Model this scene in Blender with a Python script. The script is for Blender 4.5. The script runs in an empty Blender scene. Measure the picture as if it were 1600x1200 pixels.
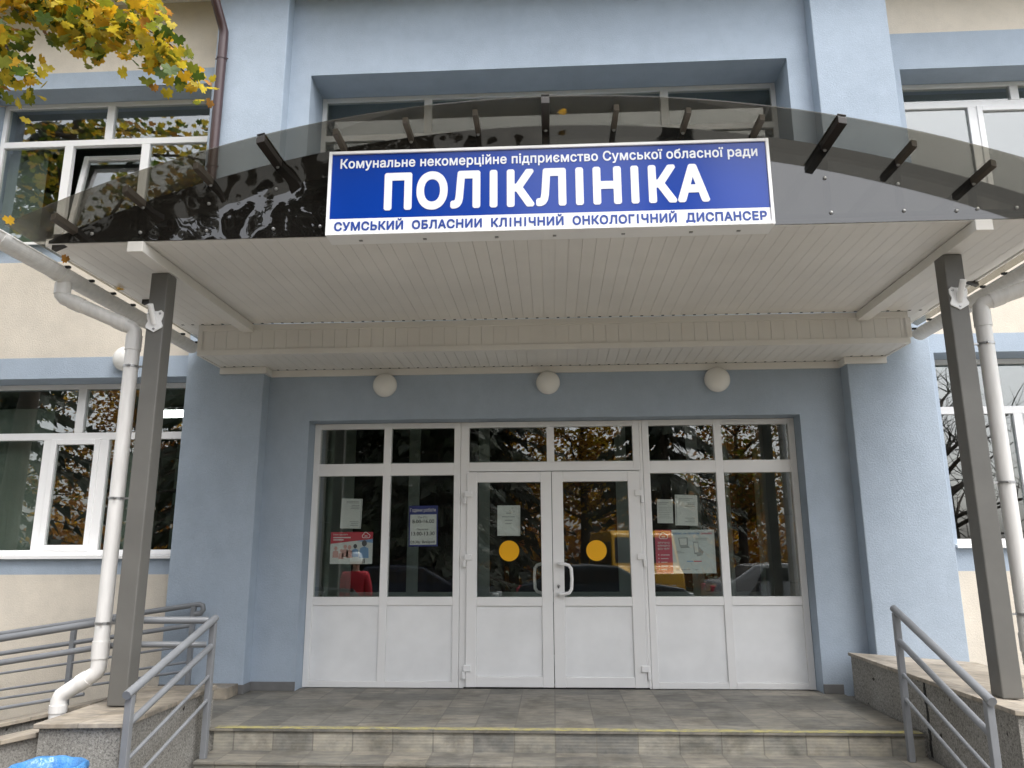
import bpy, bmesh, math, random
import mathutils, mathutils.geometry
from mathutils import Vector, Matrix
random.seed(7)
C = bpy.context.scene.collection
scene = bpy.context.scene
PI = math.pi
GROUND = -0.48

# ------------------------------------------------------------------ camera
cam_d = bpy.data.cameras.new("camera")
cam_d.sensor_width = 36.0
cam_d.lens = 1176.0 / 1600 * 36
cam_d.clip_end = 500
cam = bpy.data.objects.new("camera", cam_d)
C.objects.link(cam)
yaw, pitch, roll = 0.05239, 0.21686, -0.004394
cy, sy, cp, sp = math.cos(yaw), math.sin(yaw), math.cos(pitch), math.sin(pitch)
F = Vector((-sy * cp, cy * cp, sp))
R0 = Vector((cy, sy, 0))
U0 = R0.cross(F)
Rv = math.cos(roll) * R0 + math.sin(roll) * U0
Uv = -math.sin(roll) * R0 + math.cos(roll) * U0
M = Matrix((Rv, Uv, -F)).transposed().to_4x4()
M.translation = Vector((0.0062, -7.895, 1.3364))
cam.matrix_world = M
scene.camera = cam

# ------------------------------------------------------------------ world, sun, exposure
SUN_EL, SUN_AZ = math.radians(64), math.radians(142)     # azimuth clockwise from +y
w = bpy.data.worlds.new("World")
scene.world = w
w.use_nodes = True
nt = w.node_tree
nt.nodes.clear()
sky = nt.nodes.new("ShaderNodeTexSky")
sky.sky_type = 'NISHITA'
sky.sun_disc = False
sky.sun_elevation = SUN_EL
sky.sun_rotation = SUN_AZ
sky.dust_density = 4.0
hs = nt.nodes.new("ShaderNodeHueSaturation")
hs.inputs['Saturation'].default_value = 0.22
bgn = nt.nodes.new("ShaderNodeBackground")
bgn.inputs['Strength'].default_value = 0.15
out = nt.nodes.new("ShaderNodeOutputWorld")
nt.links.new(sky.outputs[0], hs.inputs['Color'])
nt.links.new(hs.outputs[0], bgn.inputs['Color'])
nt.links.new(bgn.outputs[0], out.inputs['Surface'])

sun_d = bpy.data.lights.new("sun", 'SUN')
sun_d.energy = 0.5
sun_d.angle = math.radians(35)
sun_d.color = (1.0, 0.96, 0.9)
sun = bpy.data.objects.new("sun", sun_d)
C.objects.link(sun)
sd = Vector((math.sin(SUN_AZ) * math.cos(SUN_EL), math.cos(SUN_AZ) * math.cos(SUN_EL), math.sin(SUN_EL)))
sun.rotation_euler = sd.to_track_quat('Z', 'Y').to_euler()

scene.view_settings.view_transform = 'Standard'
scene.view_settings.look = 'None'
scene.view_settings.gamma = 1
scene.view_settings.exposure = 1.6
scene.cycles.max_bounces = 10
scene.cycles.transparent_max_bounces = 24
scene.cycles.caustics_reflective = False
scene.cycles.caustics_refractive = False

# ------------------------------------------------------------------ materials
def nodes_of(name):
    m = bpy.data.materials.new(name)
    m.use_nodes = True
    t = m.node_tree
    t.nodes.clear()
    o = t.nodes.new("ShaderNodeOutputMaterial")
    return m, t, o

def coords(t, stretch=None):
    tc = t.nodes.new("ShaderNodeTexCoord")
    s = tc.outputs['Object']
    if stretch:
        mp = t.nodes.new("ShaderNodeMapping")
        mp.inputs['Scale'].default_value = stretch
        t.links.new(s, mp.inputs['Vector'])
        s = mp.outputs[0]
    return s

def noise(t, vec, scale, detail=4, rough=0.55):
    n = t.nodes.new("ShaderNodeTexNoise")
    n.inputs['Scale'].default_value = scale
    n.inputs['Detail'].default_value = detail
    n.inputs['Roughness'].default_value = rough
    t.links.new(vec, n.inputs['Vector'])
    return n.outputs['Fac']

def ramp(t, fac, stops):
    r = t.nodes.new("ShaderNodeValToRGB")
    while len(r.color_ramp.elements) < len(stops):
        r.color_ramp.elements.new(0.5)
    for e, (p, c) in zip(r.color_ramp.elements, stops):
        e.position = p
        e.color = (*c, 1) if len(c) == 3 else c
    t.links.new(fac, r.inputs['Fac'])
    return r.outputs['Color']

def mixc(t, fac, a, b, mode='MIX'):
    m = t.nodes.new("ShaderNodeMix")
    m.data_type = 'RGBA'
    m.blend_type = mode
    for sock, v in ((m.inputs[0], fac), (m.inputs[6], a), (m.inputs[7], b)):
        if hasattr(v, 'is_linked'):
            t.links.new(v, sock)
        elif isinstance(v, (int, float)):
            sock.default_value = v
        else:
            sock.default_value = (*v, 1)
    return m.outputs[2]

def math_n(t, op, a, b=None):
    m = t.nodes.new("ShaderNodeMath")
    m.operation = op
    for i, v in enumerate((a, b)):
        if v is None:
            continue
        if hasattr(v, 'is_linked'):
            t.links.new(v, m.inputs[i])
        else:
            m.inputs[i].default_value = v
    return m.outputs[0]

def bump(t, h, strength, dist=0.01):
    b = t.nodes.new("ShaderNodeBump")
    b.inputs['Strength'].default_value = strength
    b.inputs['Distance'].default_value = dist
    t.links.new(h, b.inputs['Height'])
    return b.outputs[0]

def principled(t, o, rough=0.6, metal=0.0, spec=0.5):
    p = t.nodes.new("ShaderNodeBsdfPrincipled")
    p.inputs['Roughness'].default_value = rough
    p.inputs['Metallic'].default_value = metal
    p.inputs['Specular IOR Level'].default_value = spec
    t.links.new(p.outputs[0], o.inputs['Surface'])
    return p

def mk(name, col, rough=0.6, var=0.08, scale=3.0, grain=0.0, gscale=200.0, bstr=0.0, bscale=200.0, bdist=0.003, metal=0.0, stretch=None, spec=0.5):
    m, t, o = nodes_of(name)
    p = principled(t, o, rough, metal, spec)
    v = coords(t)
    vs = coords(t, stretch) if stretch else v
    f = noise(t, vs, scale, 5)
    lo = tuple(c * (1 - var * 2.0) for c in col)
    hi = tuple(min(1, c * (1 + var)) for c in col)
    c = ramp(t, f, [(0.25, lo), (0.75, hi)])
    if grain:
        g = noise(t, v, gscale, 2)
        gc = ramp(t, g, [(0.35, (1 - grain,) * 3), (0.65, (1, 1, 1))])
        c = mixc(t, 1.0, c, gc, 'MULTIPLY')
    t.links.new(c, p.inputs['Base Color'])
    if bstr:
        h = noise(t, v, bscale, 3)
        t.links.new(bump(t, h, bstr, bdist), p.inputs['Normal'])
    return m

def stucco(name, col):
    m, t, o = nodes_of(name)
    p = principled(t, o, 0.9, 0, 0.2)
    v = coords(t)
    big = noise(t, v, 0.9, 5, 0.6)
    streak = noise(t, coords(t, (2.2, 2.2, 0.3)), 1.0, 4, 0.6)
    fine = noise(t, v, 140, 3)
    c = ramp(t, big, [(0.25, tuple(x * 0.88 for x in col)), (0.75, tuple(x * 1.04 for x in col))])
    s = ramp(t, streak, [(0.25, (0.95, 0.953, 0.957)), (0.6, (1, 1, 1))])
    c = mixc(t, 1.0, c, s, 'MULTIPLY')
    bl = ramp(t, noise(t, v, 4.5, 6, 0.7), [(0.3, (0.93, 0.935, 0.94)), (0.6, (1.02, 1.02, 1.02))])
    c = mixc(t, 1.0, c, bl, 'MULTIPLY')
    g = ramp(t, fine, [(0.35, (0.87, 0.87, 0.88)), (0.62, (1, 1, 1))])
    c = mixc(t, 1.0, c, g, 'MULTIPLY')
    t.links.new(c, p.inputs['Base Color'])
    h = noise(t, v, 60, 5, 0.75)
    t.links.new(bump(t, h, 0.6, 0.008), p.inputs['Normal'])
    return m

def sheet_glass(name, f0, tint, bscale=1.2, *args, detail=2, **kw):
    return _sheet_glass(name, f0, tint, bscale, *args, detail=detail, **kw)

def _sheet_glass(name, f0, tint, bscale=1.2, bstr=0.02, bdist=0.02, diffuse=None, dfac=0.0, rough=0.0, power=5.0, detail=2):
    """reflection by Schlick's rule over a tinted clear body"""
    m, t, o = nodes_of(name)
    v = coords(t)
    nrm = bump(t, noise(t, v, bscale, detail, 0.6), bstr, bdist)
    geo = t.nodes.new("ShaderNodeNewGeometry")
    dot = t.nodes.new("ShaderNodeVectorMath")
    dot.operation = 'DOT_PRODUCT'
    t.links.new(geo.outputs['Incoming'], dot.inputs[0])
    t.links.new(nrm, dot.inputs[1])
    c = math_n(t, 'ABSOLUTE', dot.outputs['Value'])
    k = math_n(t, 'POWER', math_n(t, 'SUBTRACT', 1.0, c), power)
    fac = math_n(t, 'ADD', math_n(t, 'MULTIPLY', k, 1 - f0), f0)
    gl = t.nodes.new("ShaderNodeBsdfGlossy")
    gl.inputs['Roughness'].default_value = rough
    t.links.new(nrm, gl.inputs['Normal'])
    tr = t.nodes.new("ShaderNodeBsdfTransparent")
    tr.inputs[0].default_value = (*tint, 1)
    body = tr.outputs[0]
    if diffuse:
        df = t.nodes.new("ShaderNodeBsdfDiffuse")
        dirt = noise(t, v, 6, 5)
        t.links.new(ramp(t, dirt, [(0.3, tuple(x * .7 for x in diffuse)), (0.7, diffuse)]), df.inputs[0])
        mx = t.nodes.new("ShaderNodeMixShader")
        mx.inputs[0].default_value = dfac
        t.links.new(body, mx.inputs[1])
        t.links.new(df.outputs[0], mx.inputs[2])
        body = mx.outputs[0]
    mix = t.nodes.new("ShaderNodeMixShader")
    t.links.new(fac, mix.inputs[0])
    t.links.new(body, mix.inputs[1])
    t.links.new(gl.outputs[0], mix.inputs[2])
    t.links.new(mix.outputs[0], o.inputs['Surface'])
    return m

def tile_mat(name, cols, size=0.333, axes='xy', rib=0.0, joint=0.006, tone=1.0):
    """square tiles with a colour of their own each, cloudy inside, thin dark joints"""
    m, t, o = nodes_of(name)
    p = principled(t, o, 0.62, 0, 0.4)
    v = coords(t)
    sx = t.nodes.new("ShaderNodeSeparateXYZ")
    t.links.new(v, sx.inputs[0])
    cb = t.nodes.new("ShaderNodeCombineXYZ")
    for i, a in enumerate(axes):
        t.links.new(sx.outputs['xyz'.index(a)], cb.inputs[i])
    br = t.nodes.new("ShaderNodeTexBrick")
    br.offset = 0.0
    br.inputs['Scale'].default_value = 1.0
    br.inputs['Brick Width'].default_value = size
    br.inputs['Row Height'].default_value = size
    br.inputs['Mortar Size'].default_value = joint
    br.inputs['Mortar Smooth'].default_value = 0.2
    br.inputs['Color1'].default_value = (0, 0, 0, 1)
    br.inputs['Color2'].default_value = (1, 1, 1, 1)
    br.inputs['Mortar'].default_value = (0.5, 0.5, 0.5, 1)
    t.links.new(cb.outputs[0], br.inputs['Vector'])
    base = ramp(t, br.outputs['Color'], [(0.0, cols[0]), (0.5, cols[1]), (1.0, cols[2])])
    cl = ramp(t, noise(t, coords(t, (1.0, 2.6, 2.0)), 7, 5, 0.62), [(0.3, (0.62, 0.63, 0.65)), (0.7, (1.14, 1.10, 1.04))])
    base = mixc(t, 1.0, base, cl, 'MULTIPLY')
    dirt = ramp(t, noise(t, v, 1.6, 5), [(0.35, (0.8, 0.79, 0.77)), (0.65, (1, 1, 1))])
    base = mixc(t, 1.0, base, dirt, 'MULTIPLY')
    blot = ramp(t, noise(t, v, 3.3, 6, 0.7), [(0.36, (0.70, 0.69, 0.67)), (0.5, (1, 1, 1)), (0.68, (1.1, 1.08, 1.03))])
    base = mixc(t, 1.0, base, blot, 'MULTIPLY')
    base = mixc(t, math_n(t, 'MULTIPLY', br.outputs['Fac'], 0.45), base, (0.10 * tone, 0.092 * tone, 0.08 * tone))
    t.links.new(base, p.inputs['Base Color'])
    h = math_n(t, 'SUBTRACT', 1.0, br.outputs['Fac'])
    if rib:
        wv = t.nodes.new("ShaderNodeTexWave")
        wv.bands_direction = 'Z' if 'z' in axes else 'Y'
        wv.inputs['Scale'].default_value = 14
        t.links.new(v, wv.inputs['Vector'])
        h = math_n(t, 'ADD', h, math_n(t, 'MULTIPLY', wv.outputs['Fac'], rib))
    t.links.new(bump(t, h, 0.5, 0.003), p.inputs['Normal'])
    return m

MAT = {}
MAT['blue'] = stucco("blue_stucco", (0.42, 0.494, 0.582))
MAT['beige'] = stucco("beige_stucco", (0.74, 0.675, 0.575))
MAT['upvc'] = mk("white_upvc", (0.85, 0.85, 0.85), 0.38, 0.03, 2.0)
MAT['upvc_panel'] = mk("white_panel", (0.86, 0.87, 0.88), 0.45, 0.05, 2.5)
MAT['soffit'] = mk("white_soffit_board", (0.75, 0.732, 0.70), 0.5, 0.05, 1.4)
MAT['dark_gap'] = mk("dark_gap", (0.02, 0.02, 0.02), 0.8)
MAT['steel'] = mk("grey_painted_steel", (0.135, 0.132, 0.122), 0.5, 0.08, 3, bstr=0.08, bscale=60)
MAT['rail'] = mk("grey_rail_paint", (0.20, 0.21, 0.225), 0.42, 0.08, 5, bstr=0.05, bscale=80)
MAT['pipe'] = mk("white_pipe", (0.76, 0.75, 0.73), 0.35, 0.07, 4, stretch=(6, 6, 1))
MAT['clamp'] = mk("zinc_clamp", (0.45, 0.45, 0.45), 0.4, 0.1, 20, metal=0.9)
MAT['brownpipe'] = mk("brown_pipe", (0.062, 0.036, 0.038), 0.3, 0.08, 4)
MAT['glass'] = sheet_glass("window_glass", 0.18, (0.88, 0.91, 0.89), 0.9, 0.03, 0.03)
MAT['doorglass'] = sheet_glass("door_glass", 0.11, (0.94, 0.96, 0.95), 0.8, 0.03, 0.03)
MAT['smoke'] = sheet_glass("smoked_sheet", 0.03, (0.66, 0.645, 0.60), 2, 0.02, 0.01, (0.27, 0.26, 0.23), 0.20, power=5.0)
MAT['gable_wavy'] = sheet_glass("smoked_gable_wavy", 0.10, (0.10, 0.09, 0.08), 2.9, 0.26, 0.10, (0.03, 0.027, 0.024), 0.5, detail=1)
MAT['gable_flat'] = sheet_glass("smoked_gable_flat", 0.10, (0.42, 0.41, 0.39), 0.5, 0.2, 0.03, (0.04, 0.042, 0.045), 0.4)
MAT['darkframe'] = mk("dark_brown_steel", (0.028, 0.023, 0.02), 0.4, 0.1, 8)
MAT['purlin'] = mk('brown_purlin_steel', (0.085, 0.072, 0.058), 0.45, 0.1, 8)
MAT['signblue'] = mk("sign_blue", (0.002, 0.042, 0.32), 0.16, 0.06, 1.2)
MAT['signwhite'] = mk("sign_white", (0.84, 0.85, 0.87), 0.22, 0.02, 1.2)
MAT['signtext'] = mk("sign_white_letter", (0.80, 0.82, 0.86), 0.3, 0.02, 2)
MAT['signblue_text'] = mk("sign_blue_letter", (0.02, 0.06, 0.30), 0.3, 0.04, 2)
MAT['paper'] = mk("paper", (0.76, 0.78, 0.76), 0.8, 0.03, 4)
MAT['paper_teal'] = mk("poster_pale", (0.68, 0.73, 0.73), 0.6, 0.03, 4)
MAT['pink'] = mk("poster_pink", (0.62, 0.09, 0.14), 0.6, 0.04, 4)
MAT['red'] = mk("poster_red", (0.62, 0.06, 0.09), 0.6, 0.04, 4)
MAT['navy'] = mk("poster_navy", (0.05, 0.06, 0.25), 0.6, 0.04, 4)
MAT['ink'] = mk("ink_grey", (0.12, 0.12, 0.13), 0.8, 0.02, 4)
MAT['ink_soft'] = mk("ink_soft", (0.36, 0.38, 0.38), 0.8, 0.02, 4)
MAT['inkwhite'] = mk("ink_white", (0.78, 0.74, 0.74), 0.8, 0.02, 4)
MAT['skyblue'] = mk("poster_blue", (0.25, 0.42, 0.68), 0.7, 0.02, 4)
MAT['blush'] = mk("poster_blush", (0.72, 0.42, 0.38), 0.7, 0.02, 4)
MAT['yellow_disc'] = mk("yellow_film", (0.85, 0.42, 0.008), 0.35, 0.02, 3)
def worn_line():
    m, t, o = nodes_of("worn_yellow_line")
    p = principled(t, o, 0.75, 0, 0.3)
    n = noise(t, coords(t, (1, 2, 2)), 11, 6, 0.75)
    t.links.new(ramp(t, n, [(0.40, (0.21, 0.205, 0.175)), (0.50, (0.33, 0.30, 0.15)), (0.62, (0.44, 0.39, 0.14))]), p.inputs['Base Color'])
    return m
MAT['yellow_paint'] = worn_line()
MAT['floor_tile'] = tile_mat("porch_tile", [(0.17, 0.168, 0.157), (0.225, 0.22, 0.20), (0.28, 0.265, 0.232)], 0.31, 'xy')
MAT['riser_tile'] = tile_mat("riser_tile", [(0.21, 0.213, 0.208), (0.31, 0.305, 0.275), (0.37, 0.355, 0.31)], 0.31, 'xz', rib=0.5)
MAT['cap_tile'] = tile_mat("cap_tile", [(0.33, 0.298, 0.252), (0.395, 0.357, 0.305), (0.455, 0.412, 0.355)], 0.42, 'xy', joint=0.004)
MAT['skirting'] = mk("grey_skirting_tile", (0.165, 0.165, 0.165), 0.5, 0.12, 5)
MAT['lampwhite'] = mk("opal_lamp", (0.78, 0.77, 0.74), 0.22, 0.02, 2)
MAT['asphalt'] = mk("asphalt", (0.07, 0.07, 0.07), 0.9, 0.15, 2, 0.4, 160, 0.4, 150)
MAT['paving'] = tile_mat("paving_slab", [(0.20, 0.19, 0.175), (0.25, 0.24, 0.22), (0.29, 0.275, 0.25)], 0.4, 'xy')
MAT['lawn'] = mk("lawn", (0.06, 0.085, 0.025), 0.95, 0.3, 3, 0.4, 60)
MAT['room'] = mk("room_wall", (0.24, 0.29, 0.25), 0.9, 0.05)
MAT['room_dark'] = mk("room_dark", (0.035, 0.034, 0.032), 0.9, 0.1)
MAT['room_floor'] = mk("room_floor", (0.16, 0.15, 0.13), 0.4, 0.1)
MAT['blind'] = mk("pale_green_blind", (0.20, 0.24, 0.205), 0.85, 0.10, 1.2)
MAT['vest'] = mk("grey_green_frame", (0.36, 0.42, 0.39), 0.5, 0.04)
MAT['inner_glass'] = mk("dark_inner_glass", (0.012, 0.011, 0.010), 0.3, 0.2, 2)
MAT['shelf'] = mk("dark_wood_shelf", (0.06, 0.05, 0.04), 0.6)
MAT['folder'] = mk("folder_card", (0.16, 0.15, 0.12), 0.8, 0.3, 6)
MAT['bag'] = mk("blue_plastic_bag", (0.07, 0.235, 0.52), 0.28, 0.12, 12, bstr=0.7, bscale=22, bdist=0.02)
MAT['bin'] = mk("dark_bin_steel", (0.07, 0.075, 0.08), 0.5)
MAT['bark'] = mk("bark", (0.07, 0.052, 0.04), 0.9, 0.25, 8, bstr=0.8, bscale=22, bdist=0.02)

def pebble():
    m, t, o = nodes_of("granite_render")
    p = principled(t, o, 0.85, 0, 0.3)
    v = coords(t)
    n1 = noise(t, v, 70, 3, 0.8)
    c = ramp(t, n1, [(0.32, (0.10, 0.098, 0.092)), (0.46, (0.27, 0.26, 0.24)), (0.56, (0.33, 0.32, 0.295)), (0.7, (0.46, 0.45, 0.42))])
    spots = noise(t, v, 9, 2)
    sc = ramp(t, spots, [(0.70, (1, 1, 1)), (0.735, (0.12, 0.11, 0.10))])
    c = mixc(t, 1.0, c, sc, 'MULTIPLY')
    big = ramp(t, noise(t, v, 1.8, 4), [(0.3, (0.75, 0.74, 0.72)), (0.7, (1, 1, 1))])
    c = mixc(t, 1.0, c, big, 'MULTIPLY')
    t.links.new(c, p.inputs['Base Color'])
    t.links.new(bump(t, n1, 0.6, 0.006), p.inputs['Normal'])
    return m
MAT['pebble'] = pebble()

def leaf_mat(name, col, trans=0.45):
    m, t, o = nodes_of(name)
    d = t.nodes.new("ShaderNodeBsdfPrincipled")
    d.inputs['Roughness'].default_value = 0.55
    v = coords(t)
    c = ramp(t, noise(t, v, 9, 3), [(0.3, tuple(x * 0.65 for x in col)), (0.7, tuple(min(1, x * 1.25) for x in col))])
    t.links.new(c, d.inputs['Base Color'])
    tl = t.nodes.new("ShaderNodeBsdfTranslucent")
    t.links.new(c, tl.inputs[0])
    mx = t.nodes.new("ShaderNodeMixShader")
    mx.inputs[0].default_value = trans
    t.links.new(d.outputs[0], mx.inputs[1])
    t.links.new(tl.outputs[0], mx.inputs[2])
    t.links.new(mx.outputs[0], o.inputs['Surface'])
    return m
MAT['leaf_gold'] = leaf_mat("leaf_gold", (0.62, 0.36, 0.015))
MAT['leaf_yellow'] = leaf_mat("leaf_yellow", (0.60, 0.46, 0.03))
MAT['leaf_lime'] = leaf_mat("leaf_lime", (0.22, 0.24, 0.02))
MAT['leaf_green'] = leaf_mat("leaf_green", (0.07, 0.12, 0.012))
MAT['leaf_rust'] = leaf_mat("leaf_rust", (0.40, 0.19, 0.035), 0.5)
MAT['needle'] = leaf_mat("needle", (0.022, 0.034, 0.016), 0.15)
MAT['needle_b'] = leaf_mat("needle_light", (0.04, 0.052, 0.022), 0.15)

def emit_mat(name, col, s):
    m, t, o = nodes_of(name)
    e = t.nodes.new("ShaderNodeEmission")
    e.inputs[0].default_value = (*col, 1)
    e.inputs[1].default_value = s
    t.links.new(e.outputs[0], o.inputs['Surface'])
    return m
MAT['lit'] = emit_mat("lit_ceiling_panel", (0.95, 1.0, 0.97), 5.0)

# ------------------------------------------------------------------ mesh helpers
ORG = {}          # origin of each linked object, in world space

class MB:
    def __init__(self):
        self.v, self.f, self.m = [], [], []
    def add(self, vs, fs, mi=0):
        n = len(self.v)
        self.v += [tuple(p) for p in vs]
        self.f += [tuple(i + n for i in f) for f in fs]
        self.m += [mi] * len(fs)
        return self
    def box(self, x0, x1, y0, y1, z0, z1, mi=0):
        vs = [(x, y, z) for x in (x0, x1) for y in (y0, y1) for z in (z0, z1)]
        return self.add(vs, [(0, 1, 3, 2), (4, 6, 7, 5), (0, 4, 5, 1), (2, 3, 7, 6), (0, 2, 6, 4), (1, 5, 7, 3)], mi)
    def hexa(self, a, b, mi=0):
        """bottom quad a, top quad b (both counter-clockwise from above)"""
        return self.add(list(a) + list(b), [(3, 2, 1, 0), (4, 5, 6, 7), (0, 1, 5, 4), (1, 2, 6, 5), (2, 3, 7, 6), (3, 0, 4, 7)], mi)
    def tube(self, pts, r, n=12, mi=0, cap=True, rs=None):
        pts = [Vector(p) for p in pts]
        rings, prev = [], None
        for i, p in enumerate(pts):
            d = (pts[min(i + 1, len(pts) - 1)] - pts[max(i - 1, 0)]).normalized()
            if prev is None:
                a = Vector((0, 0, 1)) if abs(d.z) < 0.9 else Vector((1, 0, 0))
                u = d.cross(a).normalized()
            else:
                u = (prev - d * prev.dot(d)).normalized()
            prev = u
            q = d.cross(u)
            rr = rs[i] if rs else r
            rings.append([p + rr * (math.cos(2 * PI * k / n) * u + math.sin(2 * PI * k / n) * q) for k in range(n)])
        vs = [x for g in rings for x in g]
        fs = []
        for i in range(len(rings) - 1):
            for k in range(n):
                fs.append((i * n + k, i * n + (k + 1) % n, (i + 1) * n + (k + 1) % n, (i + 1) * n + k))
        if cap:
            fs.append(tuple(reversed(range(n))))
            fs.append(tuple((len(rings) - 1) * n + k for k in range(n)))
        return self.add(vs, fs, mi)
    def prism_y(self, poly, y0, y1, mi=0):
        """polygon in x,z pushed from y0 (front) to y1"""
        n = len(poly)
        vs = [(x, y0, z) for x, z in poly] + [(x, y1, z) for x, z in poly]
        fs = [tuple(range(n)), tuple(reversed(range(n, 2 * n)))]
        fs += [(i, i + n, (i + 1) % n + n, (i + 1) % n) for i in range(n)]
        return self.add(vs, fs, mi)
    def lathe(self, prof, c, n=32, axis='z', mi=0):
        vs, fs = [], []
        for r, h in prof:
            for k in range(n):
                a = 2 * PI * k / n
                if axis == 'z':
                    vs.append((c[0] + r * math.cos(a), c[1] + r * math.sin(a), c[2] + h))
                else:
                    vs.append((c[0] + r * math.cos(a), c[1] + h, c[2] + r * math.sin(a)))
        for i in range(len(prof) - 1):
            for k in range(n):
                fs.append((i * n + k, i * n + (k + 1) % n, (i + 1) * n + (k + 1) % n, (i + 1) * n + k))
        return self.add(vs, fs, mi)
    def build(self, name, mats, parent=None, origin=None, smooth=False, bevel=0.0, fix=True, angle=40):
        if origin is None:
            origin = ORG[parent.name] if parent else Vector((0, 0, 0))
        origin = Vector(origin)
        me = bpy.data.meshes.new(name)
        me.from_pydata([Vector(p) - origin for p in self.v], [], self.f)
        if not isinstance(mats, (list, tuple)):
            mats = [mats]
        for mm in mats:
            me.materials.append(MAT[mm] if isinstance(mm, str) else mm)
        me.polygons.foreach_set('material_index', self.m)
        if fix:
            bm = bmesh.new()
            bm.from_mesh(me)
            bmesh.ops.recalc_face_normals(bm, faces=bm.faces)
            bm.to_mesh(me)
            bm.free()
        if smooth:
            me.polygons.foreach_set('use_smooth', [True] * len(me.polygons))
            me.set_sharp_from_angle(angle=math.radians(angle))
        me.update()
        o = bpy.data.objects.new(name, me)
        C.objects.link(o)
        if parent:
            o.parent = parent
        else:
            o.location = origin
        ORG[o.name] = origin
        if bevel:
            b = o.modifiers.new("bevel", 'BEVEL')
            b.width = bevel
            b.segments = 2
            b.limit_method = 'ANGLE'
        return o

def build_split(mb, name, mats, parent, **kw):
    """one object for every separate piece in the mesh builder"""
    root = list(range(len(mb.v)))
    def find(i):
        while root[i] != i:
            root[i] = root[root[i]]
            i = root[i]
        return i
    for f in mb.f:
        a = find(f[0])
        for i in f[1:]:
            root[find(i)] = a
    groups = {}
    for f, mi in zip(mb.f, mb.m):
        groups.setdefault(find(f[0]), []).append((f, mi))
    for fs in groups.values():
        ids = sorted({i for f, _ in fs for i in f})
        ix = {i: k for k, i in enumerate(ids)}
        q = MB()
        q.v = [mb.v[i] for i in ids]
        q.f = [tuple(ix[i] for i in f) for f, _ in fs]
        q.m = [mi for _, mi in fs]
        q.build(name, mats, parent, **kw)

def tag(o, label=None, cat=None, group=None, kind=None):
    if label: o['label'] = label
    if cat: o['category'] = cat
    if group: o['group'] = group
    if kind: o['kind'] = kind
    return o

def thing(name, label, cat, loc, group=None):
    o = bpy.data.objects.new(name, None)
    o.empty_display_size = 0.1
    C.objects.link(o)
    o.location = loc
    ORG[o.name] = Vector(loc)
    return tag(o, label, cat, group)

def copy_tree(o, parent=None):
    c = o.copy()
    C.objects.link(c)
    c.parent = parent
    for ch in list(o.children):
        copy_tree(ch, c)
    return c

def glyph_union(txt, space):
    """outline of a line of text with its overlapping contours united (non-zero winding)"""
    cu = bpy.data.curves.new("text", 'FONT')
    cu.body = txt
    cu.size = 1.0
    cu.space_character = space
    to = bpy.data.objects.new("text", cu)
    C.objects.link(to)
    ev = to.evaluated_get(bpy.context.evaluated_depsgraph_get())
    loops = []
    for sp in ev.to_curve(bpy.context.evaluated_depsgraph_get(), apply_modifiers=False).splines:
        bp_ = sp.bezier_points
        pts = []
        for i in range(len(bp_)):
            p, q = bp_[i], bp_[(i + 1) % len(bp_)]
            a0, a1, a2, a3 = p.co.xy, p.handle_right.xy, q.handle_left.xy, q.co.xy
            d = (a3 - a0).length
            straight = d < 1e-6 or (abs((a1 - a0).cross(a3 - a0)) < 1e-4 * d and abs((a2 - a0).cross(a3 - a0)) < 1e-4 * d)
            n = 1 if straight else 6
            for k in range(n):
                t = k / n
                pts.append(a0 * (1 - t) ** 3 + a1 * 3 * t * (1 - t) ** 2 + a2 * 3 * t * t * (1 - t) + a3 * t ** 3)
        clean = [p for i, p in enumerate(pts) if (p - pts[i - 1]).length > 1e-6]
        if len(clean) > 2:
            loops.append(clean)
    ev.to_curve_clear()
    bpy.data.objects.remove(to)
    bpy.data.curves.remove(cu)
    groups = []                                   # contours that touch the same stretch of the line
    for lp in sorted(loops, key=lambda l: min(p.x for p in l)):
        lo, hi = min(p.x for p in lp), max(p.x for p in lp)
        if groups and lo < groups[-1][1] - 1e-5:
            groups[-1][0].append(lp)
            groups[-1][1] = max(groups[-1][1], hi)
        else:
            groups.append([[lp], hi])
    chars = [c for c in txt if not c.isspace()]
    if len(chars) == len(groups):                 # a plain upright bar for the capital without slabs
        for g, ch in zip(groups, chars):
            if ch == 'І':
                pts = [p for lp in g[0] for p in lp]
                zlo, zhi = min(p.y for p in pts), max(p.y for p in pts)
                xs_ = [lp[i].x for lp in g[0] for i in range(len(lp)) if abs(lp[i].x - lp[i - 1].x) < .01 and abs(lp[i].y - lp[i - 1].y) > .5 * (zhi - zlo)]
                if len(xs_) >= 2:
                    xa, xb = min(xs_), max(xs_)
                    g[0] = [[Vector((xa, zlo)), Vector((xa, zhi)), Vector((xb, zhi)), Vector((xb, zlo))]]
    V_, F_ = [], []
    for lps, _ in groups:
        vs = [p for lp in lps for p in lp]
        es, n = [], 0
        for lp in lps:
            es += [(n + i, n + (i + 1) % len(lp)) for i in range(len(lp))]
            n += len(lp)
        ov, oe, of, *_ = mathutils.geometry.delaunay_2d_cdt(vs, es, [], 0, 1e-5)
        for f in of:
            c = (ov[f[0]] + ov[f[1]] + ov[f[2]]) / 3
            wn = 0
            for lp in lps:
                for i in range(len(lp)):
                    p, q = lp[i], lp[(i + 1) % len(lp)]
                    if (p.y <= c.y) != (q.y <= c.y):
                        if p.x + (c.y - p.y) / (q.y - p.y) * (q.x - p.x) > c.x:
                            wn += 1 if q.y > p.y else -1
            if wn:
                F_.append(tuple(i + len(V_) for i in f))
        V_ += [tuple(p) for p in ov]
    return V_, F_

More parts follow.
